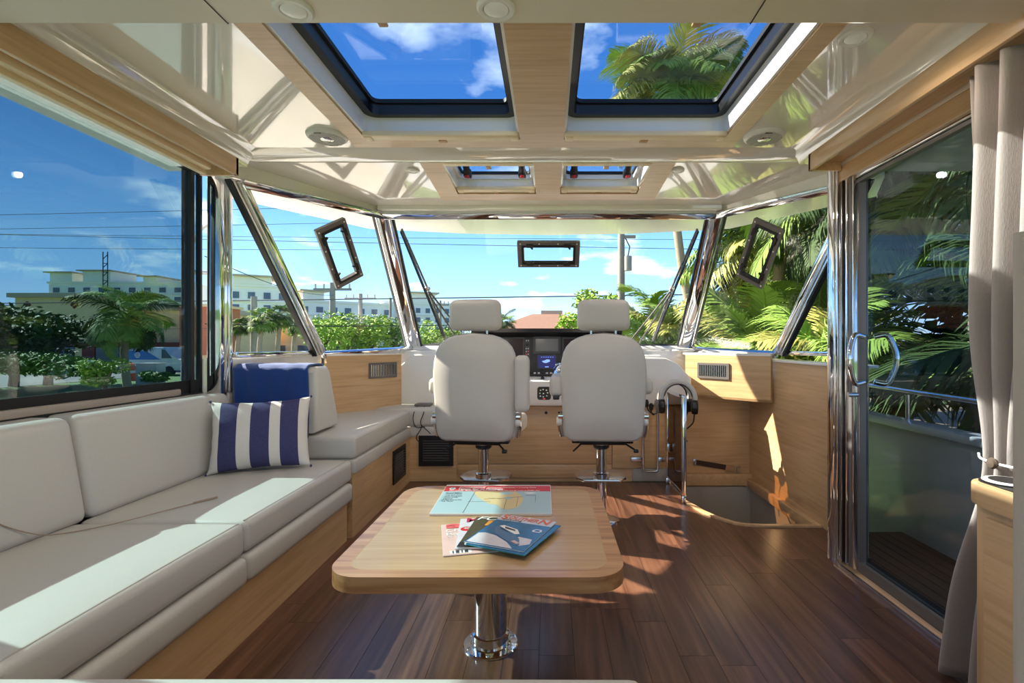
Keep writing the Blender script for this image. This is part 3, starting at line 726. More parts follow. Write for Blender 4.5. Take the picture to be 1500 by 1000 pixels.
struct(B().prism([(-2.6, 4.0, .80), (-1.9, 4.0, .80), (-1.35, 4.92, .80), (1.35, 4.92, .80), (1.9, 4.0, .80), (2.4, 4.0, .80), (1.9, 6.2, .80), (0, 8.2, .80), (-1.9, 6.2, .80)], (0, 0, .10)).build('foredeck', 'hull_white'), 'white foredeck ahead of the windscreen')  # hidden from the camera, added partly to bounce sun up to the ceiling

# ------------------------------------------------------------------ sofa
def puff(o, amount, axis, levels=0):
    """slight pillowing of a bevelled cushion's big faces"""
    pass
def cushion_mesh(x0, x1, y0, y1, z0, z1, r=.035, puff=(0, 0, .012), lean=0, nx=8):
    bm = bmesh.new(); bmesh.ops.create_cube(bm, size=1)
    sx, sy, sz = x1-x0, y1-y0, z1-z0
    for v in bm.verts: v.co = Vector((v.co.x*sx, v.co.y*sy, v.co.z*sz))
    bmesh.ops.bevel(bm, geom=list(bm.edges), offset=r, segments=4, profile=.55, affect='EDGES')
    # cut the flat middle so that it can swell
    for ax, ln in ((0, sx), (1, sy), (2, sz)):
        for k in range(1, nx):
            c = -ln/2+r+(ln-2*r)*k/nx
            if ln < .2 and k not in (nx//2,): continue
            n = [0, 0, 0]; n[ax] = 1; p = [0, 0, 0]; p[ax] = c
            bmesh.ops.bisect_plane(bm, geom=list(bm.verts)+list(bm.edges)+list(bm.faces), plane_co=p, plane_no=n)
    h = (sx/2, sy/2, sz/2)
    for v in bm.verts:
        q = [min(1, abs(v.co[i])/h[i]) for i in range(3)]
        c0 = v.co.copy()
        for i in range(3):
            if not puff[i]: continue
            o = [j for j in range(3) if j != i]
            f = (1-q[o[0]]**4)*(1-q[o[1]]**4)
            if q[i] > .55: v.co[i] += math.copysign(puff[i]*f*q[i], c0[i])
        if lean: v.co.x -= lean*(c0.z/sz+.5)
    b = B(); b.bm.free(); b.bm = bm
    bmesh.ops.translate(bm, verts=bm.verts, vec=((x0+x1)/2, (y0+y1)/2, (z0+z1)/2))
    return b
def seam(parent, pts, r=.0035, m='piping'): return B().tube(pts, r, 6, smooth=3).build('seam', m, parent)

so_ = thing('sofa', 'oak sofa base along the port side with padded front rolls', 'sofa', (-1.6, 2.1, 0))
B().box((-2.08, .30, 0), (-1.235, 3.12, .25)).build('front_panel', 'oak_y', so_)
B().box((-1.24, .30, 0), (.18, 1.02, .25)).build('return_panel', 'oak_x', so_)
B().box((-2.08, .30, .25), (-1.27, 3.12, .365)).box((-1.27, .3, .25), (.15, 1.0, .365)).build('deck_board', 'oak_y', so_)
cushion_mesh(-1.32, -1.20, .80, 2.048, .238, .352, .03, (.004, 0, 0)).build('front_roll', 'leather', so_)
cushion_mesh(-1.32, -1.20, 2.052, 3.135, .238, .352, .03, (.004, 0, 0)).build('front_roll', 'leather', so_)
def sofa_cushion(name, label, grp, *a, **k):
    o = cushion_mesh(*a, **k).build(name, 'leather'); tag(o, label, 'cushion', grp); return o
c1 = sofa_cushion('seat_cushion', 'pale grey sofa seat cushion in the near corner of the sofa', 'sofa seat cushions', -1.90, -1.212, 1.115, 2.046, .357, .485, r=.030)
c2 = sofa_cushion('seat_cushion', 'pale grey sofa seat cushion under the striped pillow', 'sofa seat cushions', -1.90, -1.212, 2.052, 3.150, .357, .485, r=.030)
c3 = sofa_cushion('seat_cushion', 'pale grey seat cushion edge along the bottom of the view', 'sofa seat cushions', -1.95, .20, .40, 1.108, .357, .485, r=.030)
for c, ya, yb in ((c1, 1.13, 2.03), (c2, 2.07, 3.13)):
    seam(c, [(-1.2165, ya, .462), (-1.2165, (ya+yb)/2, .463), (-1.2165, yb, .462)]); seam(c, [(-1.236, ya, .4845), (-1.236, (ya+yb)/2, .486), (-1.236, yb, .4845)])
b1 = sofa_cushion('back_cushion', 'pale grey sofa back cushion with the cord hanging over it', 'sofa back cushions', -2.03, -1.86, 1.02, 2.080, .478, .905, r=.045, puff=(.014, 0, 0), lean=.075)
b2 = sofa_cushion('back_cushion', 'pale grey sofa back cushion behind the striped pillow', 'sofa back cushions', -2.03, -1.86, 2.088, 3.10, .478, .905, r=.045, puff=(.014, 0, 0), lean=.075)
for b_ in (b1, b2):
    v = [p.co for p in b_.data.vertices]
    for p in v: p.x = max(p.x, -2.075-W[b_.name].x)
# forward backrest of the sofa with its sloping end
bk = B(); pr = [(-1.94, 3.165, .645), (-1.94, 3.50, .645), (-1.94, 3.49, .72), (-1.94, 3.37, 1.02), (-1.94, 3.33, 1.055), (-1.94, 3.20, 1.055), (-1.94, 3.165, 1.02)]
bk.prism(pr, (.50, 0, 0), .025, 3)
bk = bk.build('back_cushion', 'leather'); tag(bk, 'pale grey wedge back cushion under the blue blanket', 'cushion', 'sofa back cushions')
sb = thing('settee', 'oak settee base with a pale padded strip ahead of the sofa', 'settee', (-1.6, 3.8, 0))
B().box((-1.99, 3.16, 0), (-1.215, 4.46, .40)).build('front_panel', 'oak_y', sb)
B().box((-1.26, 4.455, 0), (-.81, 4.60, .40)).build('return_panel', 'oak_x', sb)
B().box((-1.96, 3.17, .392), (-1.20, 4.44, .478), .012).build('padded_strip', 'leather', sb)
B().box((-1.22, 4.44, .392), (-.81, 4.80, .478), .012).build('padded_strip', 'leather', sb)
s1 = cushion_mesh(-1.97, -1.205, 3.17, 4.43, .482, .625, .032, nx=6)
for v in s1.bm.verts:
    if v.co.y > 3.5: v.co.x = max(v.co.x, -1.93+(v.co.y-3.5)*.16)
s1 = s1.build('settee_cushion', 'leather')
tag(s1, 'pale grey settee cushion with a sunlit patch beside the helm', 'cushion', 'settee cushions')
seam(s1, [(-1.2085, 3.19, .60), (-1.2085, 3.8, .602), (-1.2085, 4.41, .60)])
s2 = cushion_mesh(-1.55, -.815, 4.44, 4.72, .482, .635, .03, nx=6).build('settee_cushion', 'leather'); tag(s2, 'short pale grey settee cushion behind the port helm chair', 'cushion', 'settee cushions')
vent('black louvred vent in the side of the settee base', Vector((-1.213, 4.12, .235)), Vector((0, 1, 0)), Vector((0, 0, 1)), Vector((1, 0, 0)), .33, .26, 9, False, 'black louvred vents', 'black', 'bezel')
vent('black louvred vent facing the table, low behind the port helm chair', Vector((-.985, 4.452, .27)), Vector((1, 0, 0)), Vector((0, 0, 1)), Vector((0, -1, 0)), .30, .265, 9, False, 'black louvred vents', 'black', 'bezel')

# striped pillow
def pillow():
    n = 38; w, h, d = .252, .200, .095
    b = B(); V = {}
    for s in (1, -1):
        for i in range(n+1):
            for j in range(n+1):
                u, v = i/n*2-1, j/n*2-1
                if s == -1 and (i in (0, n) or j in (0, n)): V[s, i, j] = V[1, i, j]; continue
                pin = 1-.07*(1-abs(v)**2.2) if abs(u) > .01 else 1
                x = u*w*(1-.06*(1-v*v)*abs(u)**3); y = v*h*(1-.09*(1-u*u)*abs(v)**3)
                t = ((1-abs(u)**2.6)*(1-abs(v)**2.6))**.55
                wr = .004*math.sin(u*9+v*3)*(1-t)+.003*math.sin(v*14)*abs(u)**3
                V[s, i, j] = b.bm.verts.new((x, s*d*t+wr, y))
    for s in (1, -1):
        for i in range(n):
            for j in range(n):
                f = b.bm.faces.new((V[s, i, j], V[s, i+1, j], V[s, i+1, j+1], V[s, i, j+1]))
                c = (i+.5)/n; f.material_index = 1 if (.10 < c < .29 or .42 < c < .60 or .72 < c < .89) else 0
    t = local('pillow', 'navy and white striped pillow on the sofa', 'pillow')
    b.build('cover', ['linen_white', 'linen_navy'], t, 80)
    P = []
    for i in range(n+1): P.append((i/n*2-1, -1))
    e = [(-w, -h), (w, -h), (w, h), (-w, h)]
    for k, (x_, y_) in enumerate(e):
        sx, sy = math.copysign(1, x_), math.copysign(1, y_)
        B().lathe([(.002, -.008), (.006, -.003), (.006, .004), (.002, .008)], (x_+sx*.004, 0, y_+sy*.002), 10).build('corner_tuft', 'linen_navy', t)
    return t
p = pillow(); p.location = (-1.625, 2.885, .690); p.rotation_euler = (R(-19), R(-1.5), R(20))
# blue blanket folded over the wedge cushion
bl = B(); prof = [(3.150, .62), (3.149, .80), (3.150, 1.0), (3.160, 1.045), (3.19, 1.068), (3.26, 1.070), (3.33, 1.068), (3.355, 1.05), (3.39, .98), (3.43, .88)]
nx = 26; rows = []
for k in range(len(prof)-1):
    for q in range(4): t = q/4; rows.append((prof[k][0]+(prof[k+1][0]-prof[k][0])*t, prof[k][1]+(prof[k+1][1]-prof[k][1])*t))
rows.append(prof[-1]); G = []
for j, (y, z) in enumerate(rows):
    G.append([bl.bm.verts.new((-1.945+.46*i/nx+.006*math.sin(j*.35), y+(-.004 if j < 16 else .003)*(1+math.sin(i*.9+j*.15)), z+.002*math.sin(i*.7))) for i in range(nx+1)])
for j in range(len(G)-1):
    for i in range(nx): bl.bm.faces.new((G[j][i], G[j][i+1], G[j+1][i+1], G[j+1][i]))
bo = bl.build('blanket', 'blue_wool', None, 80); tag(bo, 'royal blue wool blanket folded over the wedge back cushion', 'blanket')
md = bo.modifiers.new('thick', 'SOLIDIFY'); md.thickness = .010; md.offset = 0
# thin cord on the sofa
cd = thing('cord', 'thin beige cord lying across the near sofa cushions', 'cord', (-1.8, 1.9, .49))
B().tube([(-1.955, 1.45, .895), (-1.905, 1.55, .80), (-1.87, 1.70, .62), (-1.845, 1.83, .52), (-1.80, 1.90, .4965), (-1.70, 2.0, .4965), (-1.63, 2.13, .497), (-1.56, 2.26, .498)], .0022, 6, smooth=5).build('lead', 'cord', cd)
B().bar((-1.565, 2.25, .500), (-1.51, 2.33, .502), .010, .007, (0, 0, 1), .002).build('plug', 'cord', cd)

# ------------------------------------------------------------------ table
TX, TY0, TY1, TZ = -.228, 1.545, 2.535, .495
t = thing('table', 'oak saloon table on a polished steel pedestal', 'table', (TX, 2.045, 0))
wT = .466
rim_o = rrect(TX-wT, TX+wT, TY0, TY1, .11, TZ-.05, 8); rim_i = rrect(TX-wT+.052, TX+wT-.052, TY0+.052, TY1-.052, .07, TZ-.05, 8)
rm = B().frame(rim_o, rim_i, (0, 0, .05))
bmesh.ops.bevel(rm.bm, geom=[e for e in rm.bm.edges if all(min(abs(v.co.x-(TX-wT)), abs(v.co.x-(TX+wT)), abs(v.co.y-TY0), abs(v.co.y-TY1)) < .036 for v in e.verts) and abs(e.verts[0].co.z-e.verts[1].co.z) < 1e-4 and e.calc_face_angle(0) > 1], offset=.012, segments=3, affect='EDGES')
rm.build('edge_band', 'ash_x', t)
B().prism(rrect(TX-wT+.0525, TX+wT-.0525, TY0+.0525, TY1-.0525, .07, TZ-.045, 8), (0, 0, .0447)).build('top_panel', 'oak_table', t)
B().frame(rrect(TX-wT+.051, TX+wT-.051, TY0+.051, TY1-.051, .0705, TZ-.001, 8), rrect(TX-wT+.0535, TX+wT-.0535, TY0+.0535, TY1-.0535, .0685, TZ-.001, 8), (0, 0, .0012)).build('inlay_line', 'tab', t)
px, py = -.235, 2.045
B().lathe([(.064, .05), (.064, .44)], (px, py, 0), 48).build('column', 'chrome', t)
fg = B().lathe([(.110, 0), (.110, .006), (.106, .0095), (.079, .010), (.075, .013), (.072, .05), (.0645, .053)], (px, py, 0), 48).build('floor_flange', 'chrome', t, 18)
for k in range(6):
    a = R(30+60*k); B().cyl((px+.092*math.cos(a), py+.092*math.sin(a), .008), (px+.092*math.cos(a), py+.092*math.sin(a), .0125), .008, 12).build('bolt', 'brushed', fg)
B().cyl((px, py, .42), (px, py, .446), .12, 32).build('top_plate', 'brushed', t)

# chart book
cbk = thing('chart_book', 'spiral-bound chart book with red header and a map of Florida on the table', 'book', (-.245, 2.31, TZ))
cz = TZ+.009
def flat(P, z): return [(a, b, z) for a, b in P]
BLx, BRx, TLx, TRx, YB, YT = -.492, .010, -.505, .005, 2.095, 2.515
B().prism(flat([(BLx, YB), (BRx, YB), (TRx, YT), (TLx, YT)], TZ+.0005), (0, 0, .0085)).build('pages', 'paper', cbk)
def cbp(u, v): return (BLx+(BRx-BLx)*u+((TLx-BLx)*(1-u)+(TRx-BRx)*u)*v, YB+(YT-YB)*v)
def patch(name, m, P, z, parent, th=.0003): return B().prism(flat([cbp(*q) for q in P], z), (0, 0, th)).build(name, m, parent)
cv = patch('cover', 'sea_ink', [(.004, .012), (.996, .012), (.996, .995), (.004, .995)], cz, cbk)
patch('header_band', 'red_ink', [(.004, .755), (.996, .755), (.996, .97), (.004, .97)], cz+.0004, cbk)
land = [(.30, .75), (.285, .70), (.31, .64), (.33, .56), (.38, .46), (.43, .36), (.47, .30), (.52, .28), (.555, .22), (.57, .16), (.62, .13), (.68, .15), (.72, .22), (.745, .35), (.755, .46), (.735, .58), (.70, .68), (.67, .75)]
mp_ = patch('map_land', 'land_ink', land, cz+.0004, cbk)
patch('map_lake', 'sea_ink', [(.58, .48), (.61, .46), (.655, .48), (.65, .52), (.61, .55), (.585, .52)], cz+.0008, mp_)
patch('map_inset', 'sea_ink', [(.53, .66), (.55, .63), (.60, .62), (.64, .64), (.66, .68), (.64, .72), (.60, .74), (.55, .72)], cz+.0008, mp_)
lines = B()
for (a, b) in (((.27, .02), (.30, .74)), ((.27, .38), (.47, .38)), ((.40, .46), (.60, .50)), ((.60, .50), (.75, .55)), ((.60, .13), (.605, .46)), ((.70, .22), (.705, .55)), ((.86, .36), (.86, .60)), ((.77, .60), (.86, .60)), ((.44, .50), (.56, .47))):
    p_, q_ = cbp(*a), cbp(*b); lines.bar((p_[0], p_[1], cz+.0011), (q_[0], q_[1], cz+.0011), .0014, .0003)
lines.build('chart_lines', 'ink', cbk)
patch('scale_note', 'white_ink', [(.755, .685), (.78, .665), (.835, .665), (.86, .685), (.835, .71), (.78, .71)], cz+.0004, cbk)
def TM(x_, y_, z_, rot=0, sy=1): return Matrix.Translation((x_-W[cbk.name].x, y_-W[cbk.name].y, z_-W[cbk.name].z)) @ Matrix.Rotation(rot, 4, 'Z') @ Matrix.Diagonal((1, sy, 1, 1))
Zt = cz+.001
text('title', "RICHARDSONS'", .030, 'white_ink', cbk, TM(-.435, 2.466, Zt), .125, .0004)
text('title', 'Waterproof Chartbook + Cruising Guide', .026, 'white_ink', cbk, TM(-.300, 2.466, Zt), .235)
text('title', 'Tampa Bay to Flamingo', .036, 'white_ink', cbk, TM(-.437, 2.435, Zt), .215, .0012)
text('title', 'Also Includes Tarpon Springs, Okeechobee Waterway and St. Lucie to Jewfish Key', .017, 'white_ink', cbk, TM(-.475, 2.418, Zt), .43, .0004)
text('notes', 'Second Edition', .022, 'ink', cbk, TM(-.482, 2.375, Zt), .075, .0006)
for k in range(6): text('notes', ('- Large Scale Charts', '- Aerial Photographs', '- Marina Listings', '- Waypoints', '- GPS Ready Charts and Grids', '- Tide Tables')[k], .015, 'ink', cbk, TM(-.484-.0006*k, 2.350-.019*k, Zt), (.08, .085, .07, .05, .095, .06)[k])
text('notes', 'www. charts and guides for boaters', .012, 'ink', cbk, TM(-.15, 2.112, Zt), .13) if False else None
ros = B()
for k in range(8):
    a = R(45*k); r_ = .017 if k % 2 == 0 else .010
    c0 = cbp(.075, .865); ros.prism([(c0[0]+r_*math.cos(a), c0[1]+1.3*r_*math.sin(a), Zt), (c0[0]+.004*math.cos(a+.5), c0[1]+.005*math.sin(a+.5), Zt), (c0[0]+.004*math.cos(a-.5), c0[1]+.005*math.sin(a-.5), Zt)], (0, 0, .0003))
ros.build('compass_rose', 'ink', cbk)
B().prism([(cbp(.075, .865)[0]+.0155*math.cos(R(15*k)), cbp(.075, .865)[1]+.019*math.sin(R(15*k)), Zt-.0003) for k in range(24)], (0, 0, .0002)).build('compass_disc', 'white_ink', cbk)
cp = B()
for k in range(62):
    u = .01+.98*k/61; q = cbp(u, .985); cp.box((q[0]-.0022, q[1]-.006, TZ+.001), (q[0]+.0022, q[1]+.008, cz+.0022), 0)
cp.build('comb_binding', 'paper', cbk)

# magazines
def magazine(label, w, h, th, cover, items, loc, rot, spine='paper'):
    t = local('magazine', label, 'magazine', 'magazines on the table')
    B().box((0, 0, 0), (w, h, th), .0012, 1).build('pages', spine, t)
    cvr = B().box((.0004, .0004, th), (w-.0004, h-.0004, th+.0005)).build('cover', cover, t)
    z = th+.0007
    for it in items:
        if it[0] == 'p': B().prism([(a*w, b*h, z+it[3]*.0004) for a, b in it[2]], (0, 0, .0003)).build('cover_art', it[1], t)
        else: text('lettering', it[1], it[2], it[3], t, Matrix.Translation((it[4]*w, it[5]*h, z+.0014)), it[6]*w if it[6] else None, it[7] if len(it) > 7 else 0, 'LEFT', it[8] if len(it) > 8 else 0)
    t.location = loc; t.rotation_euler = (0, 0, R(rot)); return t
MW, MH = .228, .30
z0 = TZ+.0006
magazine('pink magazine, leftmost of the fanned magazines', MW, MH, .0030, 'pink_cover',
    [('p', 'black', [(.62, .80), (.70, .76), (.85, .78), (.9, .88), (.85, .98), (.72, .96)], 0), ('p', 'paper', [(.10, .03), (.42, .03), (.42, .12), (.10, .12)], 0),
     ('p', 'ink', [(.14, .04), (.16, .04), (.16, .11), (.14, .11)], 1), ('p', 'ink', [(.19, .04), (.24, .04), (.24, .11), (.19, .11)], 1), ('p', 'ink', [(.27, .04), (.29, .04), (.29, .11), (.27, .11)], 1), ('p', 'ink', [(.32, .04), (.37, .04), (.37, .11), (.32, .11)], 1),
     ('p', 'ink', [(.25, .30), (.45, .28), (.5, .34), (.3, .36)], 0), ('t', 'all', .085, 'pink_title', .08, .84, .56, .003), ('t', 'Chloe', .042, 'white_ink', .06, .70, .46), ('t', 'Bailey', .042, 'white_ink', .06, .58, .48), ('t', 'at home', .02, 'white_ink', .08, .52, .4)],
    (-.352, 1.690, z0), 13)
magazine('pale magazine with magenta title letters MA between two others', MW, MH, .0030, 'pale_cover',
    [('p', 'red_ink', [(.08+.11*math.cos(R(24*k))+.06, .62+.075*math.sin(R(24*k))) for k in range(15)], 0), ('t', 'MA', .06, 'magenta', .10, .86, .44, .0015), ('t', '40', .026, 'white_ink', .085, .60, .1)],
    (-.322, 1.735, z0+.0052), 6)
magazine('olive and amber magazine with white FORT title under the boat magazine', MW, MH, .0030, 'olive_cover',
    [('p', 'amber', [(.22, .70), (.98, .66), (.98, .86), (.25, .86)], 0), ('p', 'wake', [(.25, .45), (.9, .45), (.9, .72), (.3, .66)], 1), ('p', 'amber', [(.3, .34), (.95, .34), (.95, .44), (.3, .44)], 1), ('p', 'black', [(0, .0), (1, .0), (1, .14), (0, .14)], 0),
     ('t', 'FORT L', .058, 'white_ink', .02, .88, .95, .0004, .3), ('t', 'ON-T', .044, 'white_ink', .08, .035, .62, .0006), ('t', 'SPORTS', .022, 'white_ink', .22, .24, .3), ('t', 'yachting', .02, 'white_ink', .3, .385, .35)],
    (-.316, 1.742, z0+.0102), -5)
magazine('teal-edged magazine lying beneath the boat magazine', MW, MH, .0030, 'ocean', [], (-.288, 1.752, z0+.0152), -24.5, 'teal')
magazine('glossy boating magazine titled SOUTHERN on top of the pile', MW, MH, .0030, 'ocean',
    [('p', 'sky_ink', [(.0, .80), (1, .80), (1, 1), (0, 1)], 0), ('p', 'wake', [(.03, .02), (.80, .02), (.62, .16), (.34, .30), (.12, .34), (.03, .30)], 0), ('p', 'wake', [(.60, .20), (.85, .12), (.97, .20), (.93, .34), (.70, .36)], 0),
     ('p', 'hull_blue', [(.15, .55), (.22, .62), (.50, .48), (.74, .30), (.84, .14), (.78, .11), (.55, .22), (.28, .36)], 1), ('p', 'white_ink', [(.20, .60), (.26, .64), (.55, .56), (.66, .44), (.60, .41), (.40, .50)], 2), ('p', 'ink', [(.30, .60), (.52, .54), (.55, .50), (.34, .54)], 3), ('p', 'ink', [(.26, .545), (.44, .47), (.46, .45), (.28, .51)], 3),
     ('p', 'pink_cover', [(.66, .20), (.78, .15), (.82, .18), (.70, .24)], 3), ('p', 'sky_ink', [(.80, .56), (.92, .56), (.95, .60), (.92, .66), (.82, .66), (.78, .61)], 1), ('p', 'ocean', [(.83, .585), (.90, .585), (.91, .61), (.89, .635), (.84, .635), (.82, .61)], 2),
     ('t', 'S', .062, 'orange_title', .04, .845, .12, .0014), ('t', 'OUTHER', .046, 'orange_title', .17, .865, .54, .0008, .1), ('t', 'N', .064, 'orange_title', .72, .84, .20, .0014, .15), ('t', 'boating', .018, 'ink', .1, .815, .35)],
    (-.296, 1.765, z0+.0192), -22)

# ------------------------------------------------------------------ helm
hb = thing('helm_cabinet', 'oak helm cabinet with drawers behind the helm chairs', 'cabinet', (0, 4.6, 0))
B().box((-.81, 4.46, .04), (1.0, 4.84, .66)).build('body', 'oak_x', hb)
B().box((-.795, 4.445, .155), (.54, 4.462, .655), .002).build('door', 'oak_x', hb)
B().box((-.795, 4.445, .035), (.54, 4.462, .150), .002).build('drawer', 'oak_x', hb)
B().box((.545, 4.445, .12), (1.0, 4.462, .655), .002).build('door', 'oak_x', hb)
B().box((.72, 4.448, .0), (1.02, 4.47, .115), .01).build('kick_panel', 'grey_paint', hb)
B().box((-.81, 4.455, 0), (.72, 4.50, .04)).build('plinth', 'oak_x', hb)
B().cyl((-.03, 4.441, .600), (-.03, 4.448, .600), .013, 16).build('knob_hole', 'black', hb)
hc = thing('helm_console', 'white moulded helm console under the windscreen', 'helm console', (0, 4.6, .66))
def prof(x0, x1, P): return B().prism([(x0, y_, z_) for y_, z_ in P], (x1-x0, 0, 0), .014, 3)
prof(-.60, .60, [(4.36, .672), (4.345, .70), (4.38, .875), (4.42, .895), (4.60, .925), (4.86, .93), (4.86, .672)]).build('centre_moulding', 'white_gloss', hc)
def block_xz(P, ya, yb): return B().prism([(x_, ya, z_) for x_, z_ in P], (0, yb-ya, 0), .016, 3)
block_xz([(.58, .672), (1.22, .672), (1.22, .90), (1.10, 1.03), (1.0, 1.075), (.58, 1.09)], 4.40, 4.86).build('side_moulding', 'white_gloss', hc)
block_xz([(-.58, .64), (-1.37, .64), (-1.37, 1.0), (-1.26, 1.10), (-.58, 1.11)], 4.705, 4.87).build('side_moulding', 'white_gloss', hc)
B().box((.70, 4.46, 1.075), (.98, 4.70, 1.125), .015, 3, Matrix.Translation((0, 0, -.025))).build('locker_lid', 'white_gloss', hc)
B().box((-1.40, 4.73, .70), (1.40, 4.90, 1.135), .008).build('window_ledge', 'white_gloss', hc)
B().bar((1.22, 4.70, 1.135), (1.30, 4.86, 1.15), .20, .03, (0, 0, 1), .012).build('corner_cap', 'white_plastic', hc)
ds = thing('instrument_panel', 'black instrument panel with hood above the helm', 'instrument panel', (0, 4.66, .93))
B().prism([(-.70, 4.62, .93), (-.70, 4.66, 1.26), (-.70, 4.56, 1.30), (-.70, 4.57, 1.335), (-.70, 4.86, 1.335), (-.70, 4.86, .93)], (1.35, 0, 0), .010, 2).build('hood', 'black', ds)
un = Vector((0, -.33, .04)).normalized(); nv = Vector((0, .04, .33)).normalized(); ux = Vector((1, 0, 0)); nn = Vector((0, -.33, .04)).normalized()
def dpt(x_, z_): return Vector((x_, 4.62+.04*(z_-.93)/.33, z_))
def screen(name, x0, x1, za, zb, m, bz, parent):
    c = dpt((x0+x1)/2, (za+zb)/2)+nn*.004; w_, h_ = (x1-x0)/2, (zb-za)/2
    o = B().frame(xyz(rrect(-w_, w_, -h_, h_, .006, 0, 2), c, ux, nv), xyz(rrect(-w_+bz, w_-bz, -h_+bz, h_-bz, .004, 0, 2), c, ux, nv), nn*.012).build(name, 'bezel', parent)
    B().prism(xyz([(-w_+bz, -h_+bz), (w_-bz, -h_+bz), (w_-bz, h_-bz), (-w_+bz, h_-bz)], c+nn*.002, ux, nv), nn*.003).build('display', m, o)
    return o, c+nn*.006
B().prism([dpt(-.68, .935), dpt(.63, .935), dpt(.63, 1.245), dpt(-.68, 1.245)], nn*.004).build('fascia', 'dash_panel', ds)
def zpx(y, Y=4.64): return CAMZ+(CY-y)/F*Y
def xpx(x_, Y=4.64): return (x_-CX)/F*Y
screen('chart_plotter', xpx(690), xpx(768), zpx(545), zpx(494), 'screen_big', .012, ds)
o, c = screen('multifunction_display', xpx(781), xpx(821), zpx(518), zpx(493), 'screen_off', .020, ds)
B().bar(c+Vector((-.03, -.008, -.062)), c+Vector((.03, -.008, -.062)), .001, .005, nv).build('badge', 'white_ink', o)
o, c = screen('engine_display', xpx(787), xpx(815), zpx(540), zpx(519.5), 'screen_on', .008, ds)
Ms = Matrix((ux, nv, nn)).transposed().to_4x4(); Ms.translation = c-W[o.name]
pts = [(-.03, -.008), (-.045, .006), (-.02, .012), (0, .022), (.025, .02), (.03, .004), (.01, -.006), (-.01, -.012)]
B().prism(xyz(pts, c, ux, nv), nn*.0006).build('boat_graphic', 'screen_ink', o)
for k in range(6): B().bar(c+ux*(-.052+.02*k)+nv*.042, c+ux*(-.040+.02*k)+nv*.042, .0006, .004, nv).build('menu_mark', 'screen_ink', o)
B().bar(c-ux*.016-nv*.046, c+ux*.016-nv*.046, .0006, .007, nv).build('menu_mark', 'screen_ink', o)
screen('chart_plotter', xpx(824), xpx(905), zpx(545), zpx(494), 'screen_big', .012, ds)
kp = B().prism(xyz(rrect(-.022, .022, -.085, .085, .006, 0, 2), dpt(xpx(772.5), zpx(510)), ux, nv), nn*.012).build('keypad', 'bezel', ds)
kc = dpt(xpx(772.5), zpx(510))+nn*.012
B().cyl(kc+nv*.030, kc+nv*.030+nn*.006, .015, 18).build('dial', 'black', kp)
for i, (a, b, m) in enumerate(((-.009, .068, 'white_ink'), (.009, .068, 'white_ink'), (-.009, -.004, 'white_ink'), (.009, -.004, 'white_ink'), (-.009, -.03, 'white_ink'), (.009, -.03, 'red_led'), (-.009, -.055, 'red_led'), (.009, -.055, 'white_ink'))):
    B().bar(kc+ux*(a-.004)+nv*b, kc+ux*(a+.004)+nv*b, .003, .008, nv).build('key', m, kp)
sw = thing('switch_bank', 'row of chrome toggle switches below the displays', 'switches', (0, 4.56, .92))
B().box((-.30, 4.50, .915), (.30, 4.60, .932), .004).build('switch_plate', 'dash_panel', sw)
for k in range(16): B().box((-.285+.036*k, 4.515, .93), (-.265+.036*k, 4.545, .945), .003).build('switch', 'white_plastic' if k % 3 else 'black', sw)
cl = thing('clip', 'small black clip on the white helm console', 'clip', (-.05, 4.42, .9)); B().box((-.075, 4.40, .897), (-.045, 4.44, .912), .003).build('jaw', 'black', cl); B().box((-.066, 4.41, .91), (-.054, 4.43, .926), .002).build('tab', 'black', cl)
hp = thing('thruster_keypad', 'black rounded thruster keypad on the white helm console', 'keypad', (-.05, 4.36, .70))
yk = Vector((0, .035, .175)).normalized(); nk = Vector((0, -.175, .035)).normalized(); ck = Vector((xpx(797, 4.36), 4.366, .775))
B().prism(xyz(rrect(-.058, .058, -.056, .056, .022, 0, 5), ck, ux, yk), nk*.010).build('plate', 'black', hp)
for a, b in ((-.03, .025), (-.008, .032), (.02, .025), (-.036, .0), (-.006, -.002), (.03, .004), (-.032, -.024), (-.006, -.03), (.022, -.022)):
    B().prism(xyz(rrect(-.006, .006, -.005, .005, .002, 0, 2), ck+ux*a+yk*b+nk*.010, ux, yk), nk*.002).build('button', 'brushed', hp)
B().prism(xyz(rrect(-.009, .009, -.003, .003, .001, 0, 2), ck-yk*.047+nk*.010, ux, yk), nk*.001).build('red_mark', 'red_led', hp)
th = thing('throttle', 'chrome engine throttle dome on the console beside the starboard chair', 'throttle', (.12, 4.52, .92))
B().lathe([(.085, 0), (.085, .02), (.075, .06), (.05, .095), (.02, .11)], (.105, 4.50, .918), 28).build('dome', 'chrome', th)
B().tube([(.06, 4.50, .99), (.06, 4.48, 1.02), (.14, 4.48, 1.03), (.15, 4.50, .99)], .008, 8, smooth=4).build('lever', 'chrome', th)
pk = thing('control_pad', 'grey control pad on the console half hidden by the port chair', 'control pad', (-.24, 4.36, .7))
B().prism(xyz(rrect(-.05, .05, -.055, .055, .015, 0, 4), Vector((-.235, 4.362, .775)), ux, yk), nk*.014).build('plate', 'grille', pk)
B().prism(xyz(rrect(-.02, .02, -.03, .03, .006, 0, 3), Vector((-.235, 4.348, .775)), ux, yk), nk*.004).build('button', 'brushed', pk)

